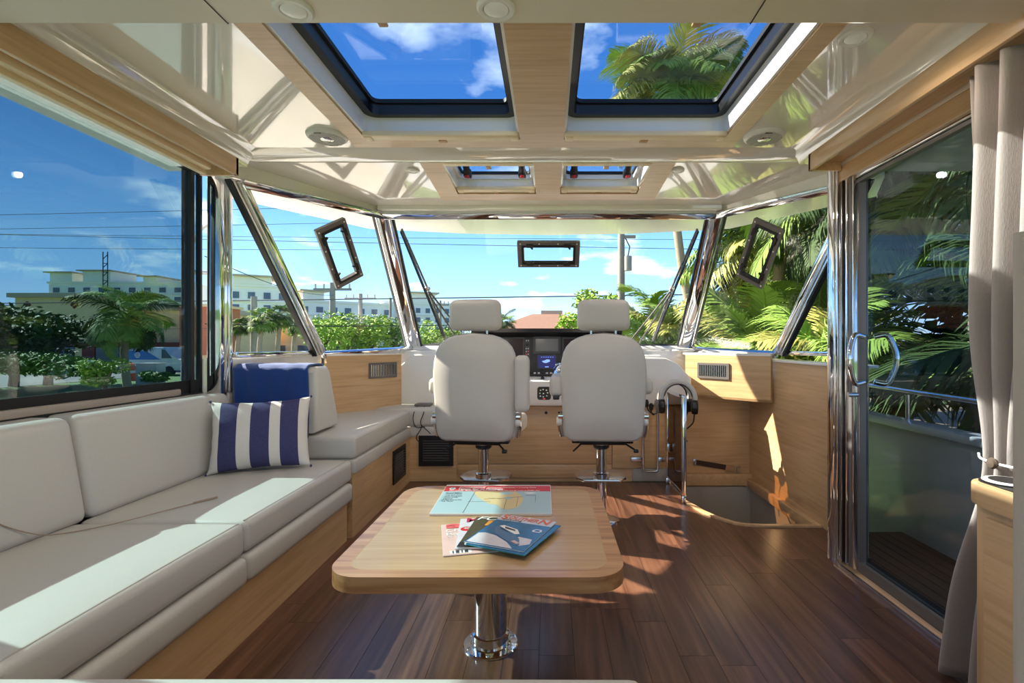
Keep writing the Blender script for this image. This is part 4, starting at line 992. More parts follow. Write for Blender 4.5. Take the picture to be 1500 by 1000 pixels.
# cables beside the port chair
cbx = thing('charging_cables', 'thin black charging cables hanging behind the port helm chair', 'cable', (-1.12, 4.45, .64))
B().box((-1.19, 4.50, .638), (-1.05, 4.62, .668), .006).build('adapter', 'dark_frame', cbx)
for P in ([(-1.16, 4.50, .65), (-1.175, 4.435, .60), (-1.18, 4.43, .53), (-1.15, 4.43, .475), (-1.08, 4.43, .48)], [(-1.10, 4.50, .65), (-1.09, 4.435, .60), (-1.115, 4.43, .53), (-1.11, 4.43, .47), (-1.15, 4.43, .40), (-1.14, 4.43, .36), (-1.08, 4.43, .35)], [(-1.115, 4.43, .50), (-1.06, 4.43, .45), (-1.03, 4.43, .42)]):
    B().tube(P, .0035, 6, smooth=5).build('lead', 'rubber', cbx)

# ------------------------------------------------------------------ helm chairs
def helm_chair(label, arm_up):
    t = local('helm_chair', label, 'chair', 'helm chairs')
    k = .00133
    half = [(740, 140), (733, 165), (715, 182), (690, 188), (600, 195), (500, 203), (430, 206), (400, 205), (360, 201), (320, 192), (290, 178), (265, 155), (246, 122), (234, 84), (228, 42)]
    pts = [(w*k, (740-y)*k) for y, w in half]
    loop = pts+[(0, (740-225)*k)]+[(-a, b) for a, b in pts[::-1]]
    ZB = .582; b = B()
    yb = -.275                                       # rear face of the back, behind the column
    layers = [(.0, .93, .012), (.012, .975, .004), (.03, 1.0, 0), (.075, 1.0, 0), (.095, .975, .004), (.11, .92, .014)]
    rings = []
    cz_ = .34
    for dy, sc, in_ in layers:
        rings.append([b.bm.verts.new((x_*sc, yb+dy+(.02*(x_/.27)**2 if dy < .05 else 0), ZB+cz_+(z_-cz_)*(1-(1-sc)*.75))) for x_, z_ in loop])
    n = len(loop)
    for A_, B__ in zip(rings, rings[1:]):
        for i in range(n): b.bm.faces.new((A_[i], A_[(i+1) % n], B__[(i+1) % n], B__[i]))
    for ring, s in ((rings[0], 1), (rings[-1], -1)):
        cv = b.bm.verts.new((0, ring[0].co.y-.008*s+(-.006 if s > 0 else 0), ZB+cz_))
        mid = [b.bm.verts.new(v.co*.5+cv.co*.5+Vector((0, -.004*s, 0))) for v in ring]
        for i in range(n):
            b.bm.faces.new((ring[i], ring[(i+1) % n], mid[(i+1) % n], mid[i])); b.bm.faces.new((mid[i], mid[(i+1) % n], cv))
    b.build('backrest', 'leather_chair', t, 60)
    hr = cushion_mesh(-.165, .165, yb+.02, yb+.12, 1.287, 1.475, .045, (0, .008, .006))
    for v in hr.bm.verts:
        v.co.x *= 1+.05*(v.co.z-1.38)/.09*-1 if v.co.z < 1.38 else 1
    hr.build('headrest', 'leather_chair', t, 60)
    for x_ in (-.078, .078):
        q = B().cyl((x_, yb+.06, 1.245), (x_, yb+.06, 1.30), .0075, 12).build('headrest_post', 'brushed', t)
        B().box((x_-.022, yb+.045, 1.243), (x_+.022, yb+.078, 1.256), .004).build('post_guide', 'black', q)
    cushion_mesh(-.255, .255, yb+.09, yb+.58, .585, .70, .04, (0, 0, .015)).build('seat', 'leather_chair', t, 60)
    B().box((-.15, yb+.10, .545), (.15, yb+.46, .588), .01).box((-.20, yb+.14, .548), (.20, yb+.20, .575), .006).build('seat_carrier', 'black', t)
    B().lathe([(.045, .49), (.055, .50), (.055, .515), (.050, .52), (.050, .55)], (0, 0, 0), 28).build('swivel', 'black', t)
    B().lathe([(.048, .515), (.0575, .52), (.0575, .54), (.05, .545)], (0, 0, 0), 28).build('swivel_collar', 'brushed', t)
    B().lathe([(.036, .05), (.036, .50)], (0, 0, 0), 32).build('column', 'chrome', t)
    B().lathe([(.12, 0), (.12, .010), (.11, .016), (.06, .022), (.05, .05), (.037, .055)], (0, 0, 0), 40).build('floor_flange', 'chrome', t)
    B().lathe([(.05, .27), (.056, .275), (.056, .325), (.05, .33)], (0, 0, 0), 28).build('footrest_clamp', 'chrome', t)
    oc = [(-.12, -.09), (.12, -.09), (.17, -.02), (.17, .10), (.10, .20), (-.10, .20), (-.17, .10), (-.17, -.02)]
    B().prism([(x_, y_+.03, .275) for x_, y_ in oc], (0, 0, .018), .004).build('footrest', 'brushed', t)
    B().cyl((.12, yb+.14, .565), (.20, yb+.02, .530), .006, 8).box((.185, yb+.0, .518), (.215, yb+.03, .538), .004).build('lever', 'black', t)
    B().cyl((-.12, yb+.14, .565), (-.19, yb+.02, .525), .006, 8).build('lever', 'black', t)
    for s in (-1, 1):
        br = B().lathe([(.03, -.02), (.03, .02)], (s*.268, yb+.10, .735), 20, 0).tube([(s*.268, yb+.10, .735), (s*.275, yb+.11, .66), (s*.262, yb+.12, .60)], .016, 10, smooth=3).build('arm_bracket', 'chrome', t)
        B().lathe([(.026, -.024), (.030, -.01), (.026, .012)], (s*.275, yb+.10, .70), 18, 0).build('hinge_cover', 'white_plastic', br)
        up = arm_up[0 if s < 0 else 1]
        if up == 'up': a = cushion_mesh(s*.31-.044, s*.31+.044, yb-.02, yb+.07, .785, 1.115, .028, nx=4)
        elif up == 'down': a = cushion_mesh(s*.30-.045, s*.30+.045, yb+.04, yb+.44, .865, .985, .034, nx=4)
        else: a = cushion_mesh(s*.28-.04, s*.28+.04, yb+.08, yb+.44, .88, .97, .03, nx=4)
        a.build('armrest', 'leather_chair', t, 60)
        if up == 'down': B().box((s*.30-.02, yb+.03, .845), (s*.30+.02, yb+.13, .872), .004).build('arm_pivot', 'black', br)
    return t
ch = helm_chair('pale leather helm chair with its inner armrest folded up, nearer the sofa', ('in', 'up')); ch.location = (-.447, 3.47, 0); ch.rotation_euler = (0, 0, R(-7))
ch = helm_chair('pale leather helm chair with armrests down, nearer the companionway', ('down', 'in')); ch.location = (.350, 3.47, 0); ch.rotation_euler = (0, 0, R(-2))

# ------------------------------------------------------------------ companionway gate, rail, headsets
g = thing('companionway_gate', 'polished steel gate with smoked panel beside the companionway', 'gate', (1.0, 4.1, 0))
ya, yb_ = 3.84, 4.36
B().box((.992, ya-.02, .06), (1.024, ya+.02, .80), .005).build('post', 'chrome', g)
B().box((.997, yb_-.012, .06), (1.019, yb_+.012, .80), .005).build('post', 'chrome', g)
B().box((.995, ya, .785), (1.021, yb_, .81), .005).build('top_rail', 'chrome', g)
B().box((.997, ya, .055), (1.019, yb_, .078), .005).build('bottom_rail', 'chrome', g)
B().box((1.004, ya+.02, .078), (1.012, yb_-.01, .785)).build('panel', 'glass_smoke', g)
for y in (ya, yb_): B().box((.99, y-.014, 0), (1.026, y+.014, .06), .004).build('foot', 'chrome', g)
for y, z in ((4.25, .34), ): B().box((.97, y-.03, z-.035), (1.0, y+.03, z+.035), .004).build('hinge_plate', 'brushed', g)
r_ = thing('grab_rail', 'bent polished grab rail on the helm cabinet', 'rail', (.85, 4.40, 0))
B().tube([(.805, 4.40, .66), (.805, 4.40, .13), (.812, 4.40, .105), (.835, 4.40, .10), (.90, 4.40, .10), (.925, 4.40, .105), (.932, 4.40, .13), (.932, 4.40, .66)], .011, 10).build('bent_bar', 'chrome', r_)
B().box((.70, 4.39, .185), (.80, 4.445, .225), .004).box((.93, 4.39, .185), (.995, 4.41, .225), .004).build('bracket', 'brushed', r_)
def headset(label, loc, rz, tilt):
    t = local('headset', label, 'headset', 'headsets hung on the gate')
    P = [(.095*math.cos(R(a)), 0, .10*math.sin(R(a))) for a in range(-10, 191, 20)]
    B().tube(P, .014, 8, smooth=2).build('headband', 'grille', t)
    B().tube([(p[0]*.9, p[1]+.006, p[2]*.9) for p in P[1:-1]], .009, 8, smooth=2).build('headband_pad', 'black', t)
    for s in (-1, 1):
        e = B().lathe([(.02, -.022), (.040, -.016), (.044, 0), (.040, .016), (.02, .02)], (s*.092, 0, -.045), 18, 0).build('ear_cup', 'black', t)
        B().tube([(s*.095, 0, .0), (s*.105, 0, -.03), (s*.10, 0, -.05)], .005, 6).build('yoke', 'chrome', e)
    m = B().tube([(-.10, .01, -.07), (-.135, -.03, -.09), (-.165, -.07, -.07), (-.175, -.08, -.04)], .004, 6, smooth=4).build('microphone_arm', 'rubber', t)
    B().lathe([(.006, -.022), (.012, -.012), (.012, .012), (.006, .022)], (-.175, -.08, -.03), 10).build('microphone', 'rubber', m)
    B().tube([(.09, 0, -.085), (.08, .02, -.14), (.02, .02, -.20), (.05, -.01, -.24)], .004, 6, smooth=4).build('lead', 'rubber', t)
    t.location = loc; t.rotation_euler = (R(tilt), 0, R(rz)); t.scale = (1.35, 1.35, 1.35); return t
headset('grey and black headset hung over the gate end nearest the chair', (1.0, 4.10, .765), 10, 8)
headset('grey and black headset hung over the gate beside the smoked panel', (1.005, 4.00, .768), -14, -6)

# ------------------------------------------------------------------ curtain, cabinet at the right edge
cu = B(); n, m = 90, 60; Gd = []
for j in range(m+1):
    z = 2.125-(2.125-.02)*j/m
    tie = math.exp(-((z-.82)/.30)**2)
    row_ = []
    for i in range(n+1):
        u = i/n
        yf = 1.775 if z > .82 else 1.775+(.82-z)*.19      # forward edge
        ya_ = 1.28
        yc = 1.60
        y = yf+(ya_-yf)*u
        y = y*(1-.62*tie)+(yc+(u-.5)*-.06+.02)*.62*tie if z > .55 else y
        if z <= .55:
            y = y*(1-.62*tie)+(yc+(u-.5)*-.06+.02)*.62*tie
        amp = .042*(1-.45*tie)
        x_ = 1.455+amp*math.sin(u*2*math.pi*5.2+.5+.5*math.sin(z*1.7))+.012*math.sin(u*31+z*2)
        row_.append(cu.bm.verts.new((x_, y, z)))
    Gd.append(row_)
for j in range(m):
    for i in range(n): cu.bm.faces.new((Gd[j][i], Gd[j][i+1], Gd[j+1][i+1], Gd[j+1][i]))
ct = thing('curtain', 'taupe linen curtain drawn back beside the sliding door', 'curtain', (1.455, 1.55, .02))
cc_ = cu.build('cloth', 'curtain', ct, 80); md = cc_.modifiers.new('thick', 'SOLIDIFY'); md.thickness = .004
B().tube([(1.425, 1.70, .836), (1.398, 1.66, .829), (1.392, 1.60, .826), (1.395, 1.53, .828), (1.42, 1.47, .834), (1.49, 1.46, .84)], .004, 6, smooth=4).build('tieback', 'white_plastic', ct)
B().lathe([(.003, -.012), (.014, -.008), (.018, 0), (.014, .008), (.003, .012)], (1.384, 1.60, .826), 16, 0).build('button', 'bark', ct)
cbn = thing('side_cabinet', 'oak cabinet with a rounded top at the right edge', 'cabinet', (1.35, 1.2, 0))
B().box((1.175, .75, 0), (1.55, 1.41, .76), .004).build('body', 'oak_z', cbn)
B().box((1.165, .8, .03), (1.180, 1.375, .735), .002).build('door', 'oak_y', cbn)
B().prism(rrect(1.145, 1.57, .70, 1.43, .06, .765, 6), (0, 0, .062), .008, 2).build('top', 'oak_y', cbn)
B().prism(rrect(1.160, 1.55, .75, 1.418, .05, .826, 6), (0, 0, .004)).build('recess', 'black', cbn)
dsh = thing('coaster', 'round black and white coaster on the side cabinet', 'coaster', (1.218, 1.362, .83))
B().lathe([(.05, 0), (.054, .003), (.05, .006)], (1.218, 1.362, .8305), 28).build('disc', 'white_plastic', dsh)
B().lathe([(.028, 0), (.040, .0005), (.040, .002)], (1.218, 1.362, .836), 28).build('ring', 'black', dsh)
pl = thing('edge_post', 'taupe post standing in for a blurred pale strip at the right edge', 'post', (.558, .60, 0))  # post made up in place of a blurred, unidentified pale strip
B().cyl((.558, .60, .02), (.558, .60, 1.33), .011, 16).build('pole', 'taupe', pl); B().lathe([(.05, 0), (.05, .012), (.02, .02)], (.558, .60, 0), 20).build('foot', 'taupe', pl)

# ------------------------------------------------------------------ outside: ground, road, buildings
GZ = -1.0
struct(B().quad((-400, -120, GZ), (400, -120, GZ), (400, 500, GZ), (-400, 500, GZ)).build('ground', 'grass', None, ofs=(0, 0, 0)), 'grass and planting ashore')
struct(B().box((-19, -30, GZ-.3), (-3.1, 19, GZ+.03)).build('bounce_slab', 'bounce_concrete'), 'unseen pale slab added beside the boat to bounce warm light')  # out of view; added to throw warm sunlight onto the ceiling
struct(B().box((2.9, -20, GZ-.3), (14, 22, GZ+.03)).build('garden_bed', 'mulch'), 'mulched garden bed on the starboard side')
struct(B().quad((-38, -60, GZ+.02), (-27, -60, GZ+.02), (-27, 60, GZ+.02), (-38, 200, GZ+.02)).build('road', 'asphalt', None, ofs=(0, 0, 0)), 'grey street beyond the hedge')

def window_grid(parent, wallp, u, rows, cols, w0, h0, du, dv, z0, n, mesh_cache={}):
    key = (w0, h0, tuple(round(c, 3) for c in u))
    if key not in mesh_cache:
        mesh_cache[key] = B().prism(xyz([(-w0/2, -h0/2), (w0/2, -h0/2), (w0/2, h0/2), (-w0/2, h0/2)], (0, 0, 0), u, (0, 0, 1)), Vector(n)*.15).mesh('window', 'pane_far')
    for r in range(rows):
        for c in range(cols):
            share('window', mesh_cache[key], parent, Vector(wallp)-W[parent.name]+Vector(u)*(c*du)+Vector((0, 0, z0+r*dv)))
def block(label, a, b, depth, z1, rows, cols, wallm, rooflets=(), ftop=2.0):
    """building whose street face runs from a to b (ground points)"""
    a = Vector((*a, GZ)); b = Vector((*b, GZ)); u = (b-a); L_ = u.length; u.normalize(); n = Vector((u.y, -u.x, 0))
    if n.dot(-a) < 0: n = -n
    t = thing('apartment_building', label, 'building', (a+b)/2, 'buildings across the street')
    H = z1-GZ
    B().prism([a, b, b-n*depth, a-n*depth], (0, 0, H)).build('wall', wallm, t)
    B().prism([a+n*.4-u*.4+Vector((0, 0, H)), b+n*.4+u*.4+Vector((0, 0, H)), b-n*depth+Vector((0, 0, H)), a-n*depth+Vector((0, 0, H))], (0, 0, .7)).build('parapet', 'stucco_white', t)
    for (f0, f1, hh) in rooflets:
        q = B().prism([a+u*L_*f0+n*.6+Vector((0, 0, H+.7)), a+u*L_*f1+n*.6+Vector((0, 0, H+.7)), a+u*L_*f1-n*depth*.6+Vector((0, 0, H+.7)), a+u*L_*f0-n*depth*.6+Vector((0, 0, H+.7))], (0, 0, hh)).build('penthouse', wallm, t)
        B().prism([a+u*(L_*f0-1.2)+n*2+Vector((0, 0, H+.7+hh)), a+u*(L_*f1+1.2)+n*2+Vector((0, 0, H+.7+hh)), a+u*(L_*f1+1.2)-n*depth*.7+Vector((0, 0, H+.7+hh)), a+u*(L_*f0-1.2)-n*depth*.7+Vector((0, 0, H+.7+hh))], (0, 0, .4)).build('roof_slab', 'stucco_tan', q)
    du = L_/cols
    window_grid(t, a+u*(du/2)+n*.03, u, rows, cols, min(2.2, du*.45), 1.7, du, 3.3, H-2.2-3.3*(rows-1), n)
    for r in range(0, rows, 2): B().prism([a+n*.02+Vector((0, 0, H-3.9-3.3*r)), b+n*.02+Vector((0, 0, H-3.9-3.3*r)), b+n*.5+Vector((0, 0, H-3.9-3.3*r)), a+n*.5+Vector((0, 0, H-3.9-3.3*r))], (0, 0, .3)).build('ledge', 'stucco_white', t)
    return t
block('cream apartment block with flat roofs seen through the sofa window', (-176, 180), (-128, 180), 18, 22.2, 6, 9, 'stucco_white', ((.02, .18, 3.0), (.26, .46, 3.6), (.70, .80, 1.6)))
block('tall pale apartment block nearest the street lamp', (-86, 130), (-70, 138), 16, 16.0, 5, 5, 'stucco_white', ((.15, .75, 1.9),))
block('long pale apartment block behind the far utility poles', (-74, 150), (-52, 170), 16, 13.6, 4, 7, 'stucco_white', ((.05, .25, 2.4),))
block('white apartment block at the end of the row beside the windscreen post', (-58, 178), (-36, 188), 16, 15.2, 4, 7, 'stucco_white', ((.35, .75, 3.2),))
tw = thing('scaffold_tower', 'lattice scaffold tower rising beside the cream apartment block', 'tower', (-154, 178, GZ))
for dx in (-.8, .8):
    B().box((-154+dx-.12, 177.4, GZ), (-154+dx+.12, 177.6, 33)).build('leg', 'wire', tw)
for k in range(16): B().bar((-154.8, 177.5, 8+1.5*k), (-153.2, 177.5, 9.5+1.5*k if k % 2 else 8+1.5*k), .15, .2).build('brace', 'wire', tw)

rt = thing('shop_building', 'low beige shop building with maroon base across the street', 'building', (-46, 48, GZ))
u0 = Vector((-62, 44, GZ)); 
B().box((-66, 42, GZ), (-29.5, 56, 3.9)).build('wall', 'stucco', rt)
B().box((-66, 41.7, 3.9), (-29.3, 56.3, 4.35)).build('cornice', 'stucco_tan', rt)
B().box((-43.0, 41.2, GZ), (-33, 43, 4.9)).build('gable_front', 'stucco', rt)
B().box((-43.4, 40.9, 4.9), (-32.6, 43, 5.25)).build('gable_cornice', 'stucco_tan', rt)
B().box((-42.4, 41.1, .9), (-29.5, 41.9, 1.3)).build('band', 'maroon', rt)
for x_ in (-41, -37.5, -34): B().box((x_, 41.05, GZ), (x_+1.0, 41.2, 1.0)).build('pilaster', 'maroon', rt)
for x_ in (-40, -36.4, -50, -55): B().box((x_, 41.1 if x_ > -43 else 41.95, GZ+.1), (x_+1.8, 41.25 if x_ > -43 else 42.0, 1.0)).build('shop_window', 'pane_far', rt)
for x_ in (-42, -38.2, -34.3): B().prism([(x_-.3, 41.1, 4.3), (x_, 41.1, 4.0), (x_+.3, 41.1, 4.3), (x_, 41.1, 4.6)], (0, .1, 0)).build('diamond_tile', 'maroon', rt)
ow = thing('shop_building', 'orange rendered building end beside the black window post', 'building', (-26, 40, GZ))
B().box((-29.2, 40.4, .3), (-26.6, 44, 4.1)).build('wall', 'stucco_orange', ow); B().box((-29.4, 40.2, 4.1), (-26.4, 44.2, 4.3)).build('cornice', 'stucco', ow); B().box((-29.1, 40.5, GZ), (-26.7, 43.8, .3)).build('base', 'stucco', ow)
bs = thing('shop_building', 'low sand coloured building behind the row of street palms', 'building', (-29, 61, GZ))
B().box((-36.5, 57, GZ), (-22, 66, 3.3)).build('wall', 'stucco', bs); B().box((-36.8, 56.7, 3.3), (-21.7, 66.3, 3.7)).build('cornice', 'stucco_white', bs)
for x_ in (-34, -31, -28, -25): B().box((x_, 56.9, GZ+.8), (x_+1.6, 57.02, 1.0)).build('window', 'pane_far', bs)
hs = thing('house', 'house with a brown hipped roof straight ahead between the helm chairs', 'house', (-.3, 47, GZ))
B().box((-5, 42, GZ), (4.5, 52, 2.1)).build('wall', 'stucco', hs)
b = B(); P = [(-5.8, 41.2, 2.0), (5.3, 41.2, 2.0), (5.3, 52.8, 2.0), (-5.8, 52.8, 2.0)]; r0, r1 = (-1.6, 47, 3.9), (1.2, 47, 3.9)
b.quad(P[0], P[1], r1, r0); b.quad(P[2], P[3], r0, r1); b.bm.faces.new([b.bm.verts.new(v) for v in (P[1], P[2], r1)]); b.bm.faces.new([b.bm.verts.new(v) for v in (P[3], P[0], r0)]); b.quad(*P)
b.build('roof', 'shingle', hs); B().box((-.8, 48, 3.0), (1.2, 49, 4.3)).build('chimney', 'stucco_tan', hs)
for x_ in (-3.6, 1.5): B().box((x_, 41.9, .2), (x_+1.6, 42.0, 1.4)).build('window', 'pane_far', hs)

# vehicles, barrel
vn = thing('van', 'white and blue delivery van parked in the street', 'van', (-27.3, 35.5, GZ))
B().prism([(-29.0, 35, GZ+.35), (-29.0, 35, GZ+1.75), (-28.7, 35, GZ+1.95), (-26.4, 35, GZ+1.95), (-25.7, 35, GZ+1.25), (-25.2, 35, GZ+1.1), (-25.2, 35, GZ+.35)], (0, 1.8, 0), .06).build('body', 'car_white', vn)
B().prism([(-28.9, 34.98, GZ+1.1), (-28.9, 34.98, GZ+1.7), (-27.6, 34.98, GZ+1.7), (-26.6, 34.98, GZ+1.1)], (0, .02, 0)).build('livery', 'car_blue', vn)
lg = B().cyl((-28.15, 34.975, GZ+1.42), (-28.15, 34.96, GZ+1.42), .20, 20).build('emblem', 'white_ink', vn)
for dz in (-.09, 0, .09): B().box((-28.30, 34.95, GZ+1.405+dz), (-28.02, 34.962, GZ+1.435+dz)).build('emblem_stripe', 'car_blue', lg)
B().prism([(-26.5, 34.97, GZ+1.2), (-26.5, 34.97, GZ+1.8), (-26.3, 34.97, GZ+1.8), (-25.8, 34.97, GZ+1.2)], (0, .02, 0)).build('side_window', 'pane_far', vn)
for x_ in (-28.2, -26.0): B().cyl((x_, 34.95, GZ+.33), (x_, 35.2, GZ+.33), .33, 18).build('wheel', 'rubber', vn)
cr_ = thing('car', 'dark parked car beyond the hedge', 'car', (-24, 30, GZ))
B().prism([(-26, 38, GZ+.3), (-26, 38, GZ+.8), (-25.2, 38, GZ+.95), (-24.6, 38, GZ+1.4), (-23.2, 38, GZ+1.4), (-22.6, 38, GZ+.95), (-21.8, 38, GZ+.85), (-21.8, 38, GZ+.3)], (0, 1.7, 0), .08).build('body', 'black', cr_)
for x_ in (-25.2, -22.6): B().cyl((x_, 37.95, GZ+.3), (x_, 38.2, GZ+.3), .3, 18).build('wheel', 'rubber', cr_)
br_ = thing('traffic_barrel', 'orange traffic barrel by the roadside', 'traffic barrel', (-24.9, 30.4, GZ))
B().lathe([(.30, 0), (.28, .1), (.25, .6), (.22, 1.0), (.10, 1.05)], (-24.9, 30.4, GZ), 20).build('body', 'orange', br_); B().lathe([(.268, 0), (.258, .15)], (-24.9, 30.4, GZ+.45), 20).build('stripe', 'white_ink', br_)
bn = thing('utility_cabinet', 'pale grey roadside utility cabinet by the palm', 'utility cabinet', (-21.5, 27.5, GZ)); B().box((-22.0, 27.2, GZ), (-20.9, 27.9, GZ+1.1), .03).build('body', 'grille', bn); B().box((-22.05, 27.15, GZ+1.1), (-20.85, 27.95, GZ+1.16), .02).build('lid', 'grille', bn)

# ------------------------------------------------------------------ utility poles, lamp, wires
def pole(label, px, ytop, Y, r, arm=0, tr=False):
    p = at(px, ytop, Y)
    t = thing('utility_pole', label, 'utility pole', (p.x, p.y, GZ), 'utility poles')
    B().cyl((p.x, Y, GZ), (p.x, Y, p.z), r, 12, r*.75).build('mast', 'pole_wood', t)
    if arm:
        q = B().box((p.x-arm, Y-.08, p.z-.7), (p.x+arm, Y+.08, p.z-.5)).build('crossarm', 'pole_wood', t)
        for k in (-.9, -.45, .45, .9): B().cyl((p.x+k*arm, Y, p.z-.5), (p.x+k*arm, Y, p.z-.1), .09, 8).build('insulator', 'grille', q)
    if tr:
        B().cyl((p.x+.22, Y-.1, 3.75), (p.x+.22, Y-.1, 4.25), .14, 16).build('transformer', 'grey_paint', t); B().tube([(p.x+.22, Y-.1, 4.25), (p.x+.3, Y, 4.6), (p.x+.1, Y, 5.0)], .02, 6).build('lead', 'wire', t)
        B().box((p.x+.05, Y-.05, 4.9), (p.x+.5, Y+.05, 5.0)).build('bracket', 'pole_wood', t)
pole('bare utility pole with transformer beside the starboard palms', 910, 300, 18, .15, 0, True)
pole('utility pole with a wide crossarm, seen in the port angled window', 487, 414, 46, .32, 1.7)
pole('smaller utility pole with crossarm right of the taller one', 528, 430, 62, .3, 1.9)
pole('stout grey pole behind the street palms', 372, 434, 26, .2)
pole('thin pole next to the port windscreen post', 572, 436, 60, .2)
pole('thin pole seen between the wipers and the port chair', 645, 440, 70, .2, 1.2)
sl_ = thing('street_lamp', 'curved street lamp at the top of the three-sided port window', 'street lamp', (-14.5, 20, GZ))
B().tube([(-14.4, 20, GZ), (-14.1, 20, 4.2), (-13.9, 20, 5.2), (-13.5, 20, 5.75), (-12.9, 20, 5.95)], .06, 8, smooth=4).build('mast', 'grille', sl_)
B().tube([(-14.0, 20, 4.0), (-13.2, 20, 3.95), (-12.6, 20, 3.55)], .09, 8).build('lamp_head', 'grille', sl_)
def wire(label, a, b, sag=.3, r=.02):
    p, q = at(*a), at(*b); P = []
    for k in range(13): t = k/12; v = lerp(p, q, t); v.z -= sag*4*t*(1-t); P.append(v)
    tag(B().tube(P, r, 5).build('power_line', 'wire'), label, 'power line', 'overhead power lines')
WL = 'overhead power line '
wire(WL+'crossing the upper windscreen', (-900, 318, 34), (1500, 372, 34), .25, .018)
wire(WL+'just above the opening port in the angled window', (-900, 330, 30), (1500, 352, 30), .2, .012)
wire(WL+'crossing the windscreen between the headrests', (-900, 452, 30), (1500, 424, 26), .1, .03)
wire(WL+'sloping down behind the starboard headrest', (480, 520, 26), (1250, 428, 22), .1, .028)
wire(WL+'highest in the sofa window', (-900, 330, 26), (600, 300, 30), .1, .014)
wire(WL+'second highest in the sofa window', (-900, 345, 25), (560, 325, 30), .1, .012)
wire(WL+'third highest in the sofa window', (-900, 350, 25), (520, 366, 30), .1, .012)
wire(WL+'low across the shop building front', (-900, 488, 24), (500, 478, 34), .1, .012)
wire(WL+'from the lamp down to the apartment blocks', (300, 375, 22), (490, 432, 46), .5, .02)
wire(WL+'along the row of street palms', (300, 474, 24), (700, 475, 30), .1, .024)

# ------------------------------------------------------------------ plants
def frond_mesh(name, L_, n, leaf, droop, m, width=.035, lift=.35, vee=.5, seed=0):
    """pinnate frond growing along +X from the origin, arching down"""
    rnd = random.Random(seed); b = B(); P = []
    for k in range(11):
        t = k/10; P.append(Vector((L_*(t-.18*droop*t*t), 0, L_*(lift*t-droop*t*t*.75))))
    b.tube(P, [.022*L_*(1-.85*k/10)*.6+.003 for k in range(11)], 5)
    def pos(t):
        f = t*10; i = min(9, int(f)); return lerp(P[i], P[i+1], f-i), (P[i+1]-P[i]).normalized()
    for k in range(n):
        t = .14+.85*k/(n-1); p, d = pos(t)
        ll = leaf*(math.sin(math.pi*min(1, (t*.92+.08)))**.6)*(.85+.3*rnd.random())
        for s in (-1, 1):
            side = Vector((0, s, 0)); a = .75+.25*rnd.random()
            dirv = (side*a+d*(.45+.5*t)+Vector((0, 0, vee*(1-t)*.6+rnd.uniform(-.15, .1)))).normalized()
            w = width*(.8+.4*rnd.random()); wv = d.cross(dirv).cross(dirv).normalized()*w
            p1 = p+dirv*ll*.5; p2 = p+dirv*ll*.85+Vector((0, 0, -ll*.22)); p3 = p+dirv*ll+Vector((0, 0, -ll*.46))
            v = [b.bm.verts.new(q) for q in (p-wv*.3, p+wv*.3, p1+wv*.5, p1-wv*.5, p2+wv*.35, p2-wv*.35, p3)]
            b.bm.faces.new((v[0], v[1], v[2], v[3])); b.bm.faces.new((v[3], v[2], v[4], v[5])); b.bm.faces.new((v[5], v[4], v[6]))
    me = bpy.data.meshes.new(name); b.bm.to_mesh(me); b.bm.free(); me.materials.append(MATS[m]); return me
FR = {}
for key, m in (('green', 'leaf_palm'), ('yellow', 'leaf_yellow'), ('dark', 'leaf_dark')):
    FR[key] = [frond_mesh('frond', 1.0, 62, .33, dr, m, .016, lf, .5, i) for i, (dr, lf) in enumerate(((.55, .55), (.85, .60), (1.1, .45)))]
FAN = {}
def fan_mesh(m, seed):
    rnd = random.Random(seed); b = B(); b.tube([(0, 0, 0), (.30, 0, .10), (.5, 0, .10)], .012, 5)
    for k in range(22):
        a = R(-115+230*k/21); c = Vector((.5, 0, .10)); d = Vector((math.cos(a), math.sin(a), .05+rnd.uniform(-.1, .1))).normalized(); L_ = .5*(.85+.3*rnd.random()); w = Vector((-math.sin(a), math.cos(a), 0))*.035
        p1 = c+d*L_*.6; p2 = c+d*L_+Vector((0, 0, -.14)); v = [b.bm.verts.new(q) for q in (c, p1-w, p1+w, p2)]
        b.bm.faces.new((v[0], v[1], v[2])); b.bm.faces.new((v[1], v[3], v[2]))
    me = bpy.data.meshes.new('frond'); b.bm.to_mesh(me); b.bm.free(); me.materials.append(MATS[m]); return me
for key, m in (('green', 'leaf_palm'), ('dark', 'leaf_dark')): FAN[key] = [fan_mesh(m, i) for i in range(2)]
def palm(label, base, top, n, L_, keys=('green',), trunk_r=.12, fan=False, spread=(-.35, 1.2), seed=0, group='palm trees ashore', name='palm_tree'):
    rnd = random.Random(seed+101)
    base = Vector(base); top = Vector(top)
    t = thing(name, label, 'palm tree', base, group)
    if trunk_r:
        P = [lerp(base, top, k/8)+Vector((0, 0, 0))+(top-base).cross(Vector((0, 1, .2))).normalized()*(.05*(top-base).length*math.sin(math.pi*k/8)) for k in range(9)]
        b = B().tube(P, [trunk_r*(1.35-.45*k/8) for k in range(9)], 10, smooth=2) if False else B().tube(P, [trunk_r*(1.25-.45*k/8) for k in range(9)], 10)
        b.build('trunk', 'bark_palm', t)
    for k in range(n):
        f = (k+.5)/n; el = spread[1]+(spread[0]-spread[1])*f**.8+rnd.uniform(-.12, .12); az = k*2.39996+rnd.uniform(-.3, .3)
        me = rnd.choice((FAN if fan else FR)[keys[int(rnd.random()*len(keys))]])
        s = L_*rnd.uniform(.85, 1.12)
        share('frond', me, t, top-base, (rnd.uniform(-.4, .4), -el+.35, az), (s, s, s))
    return t
LEAFQ = {}
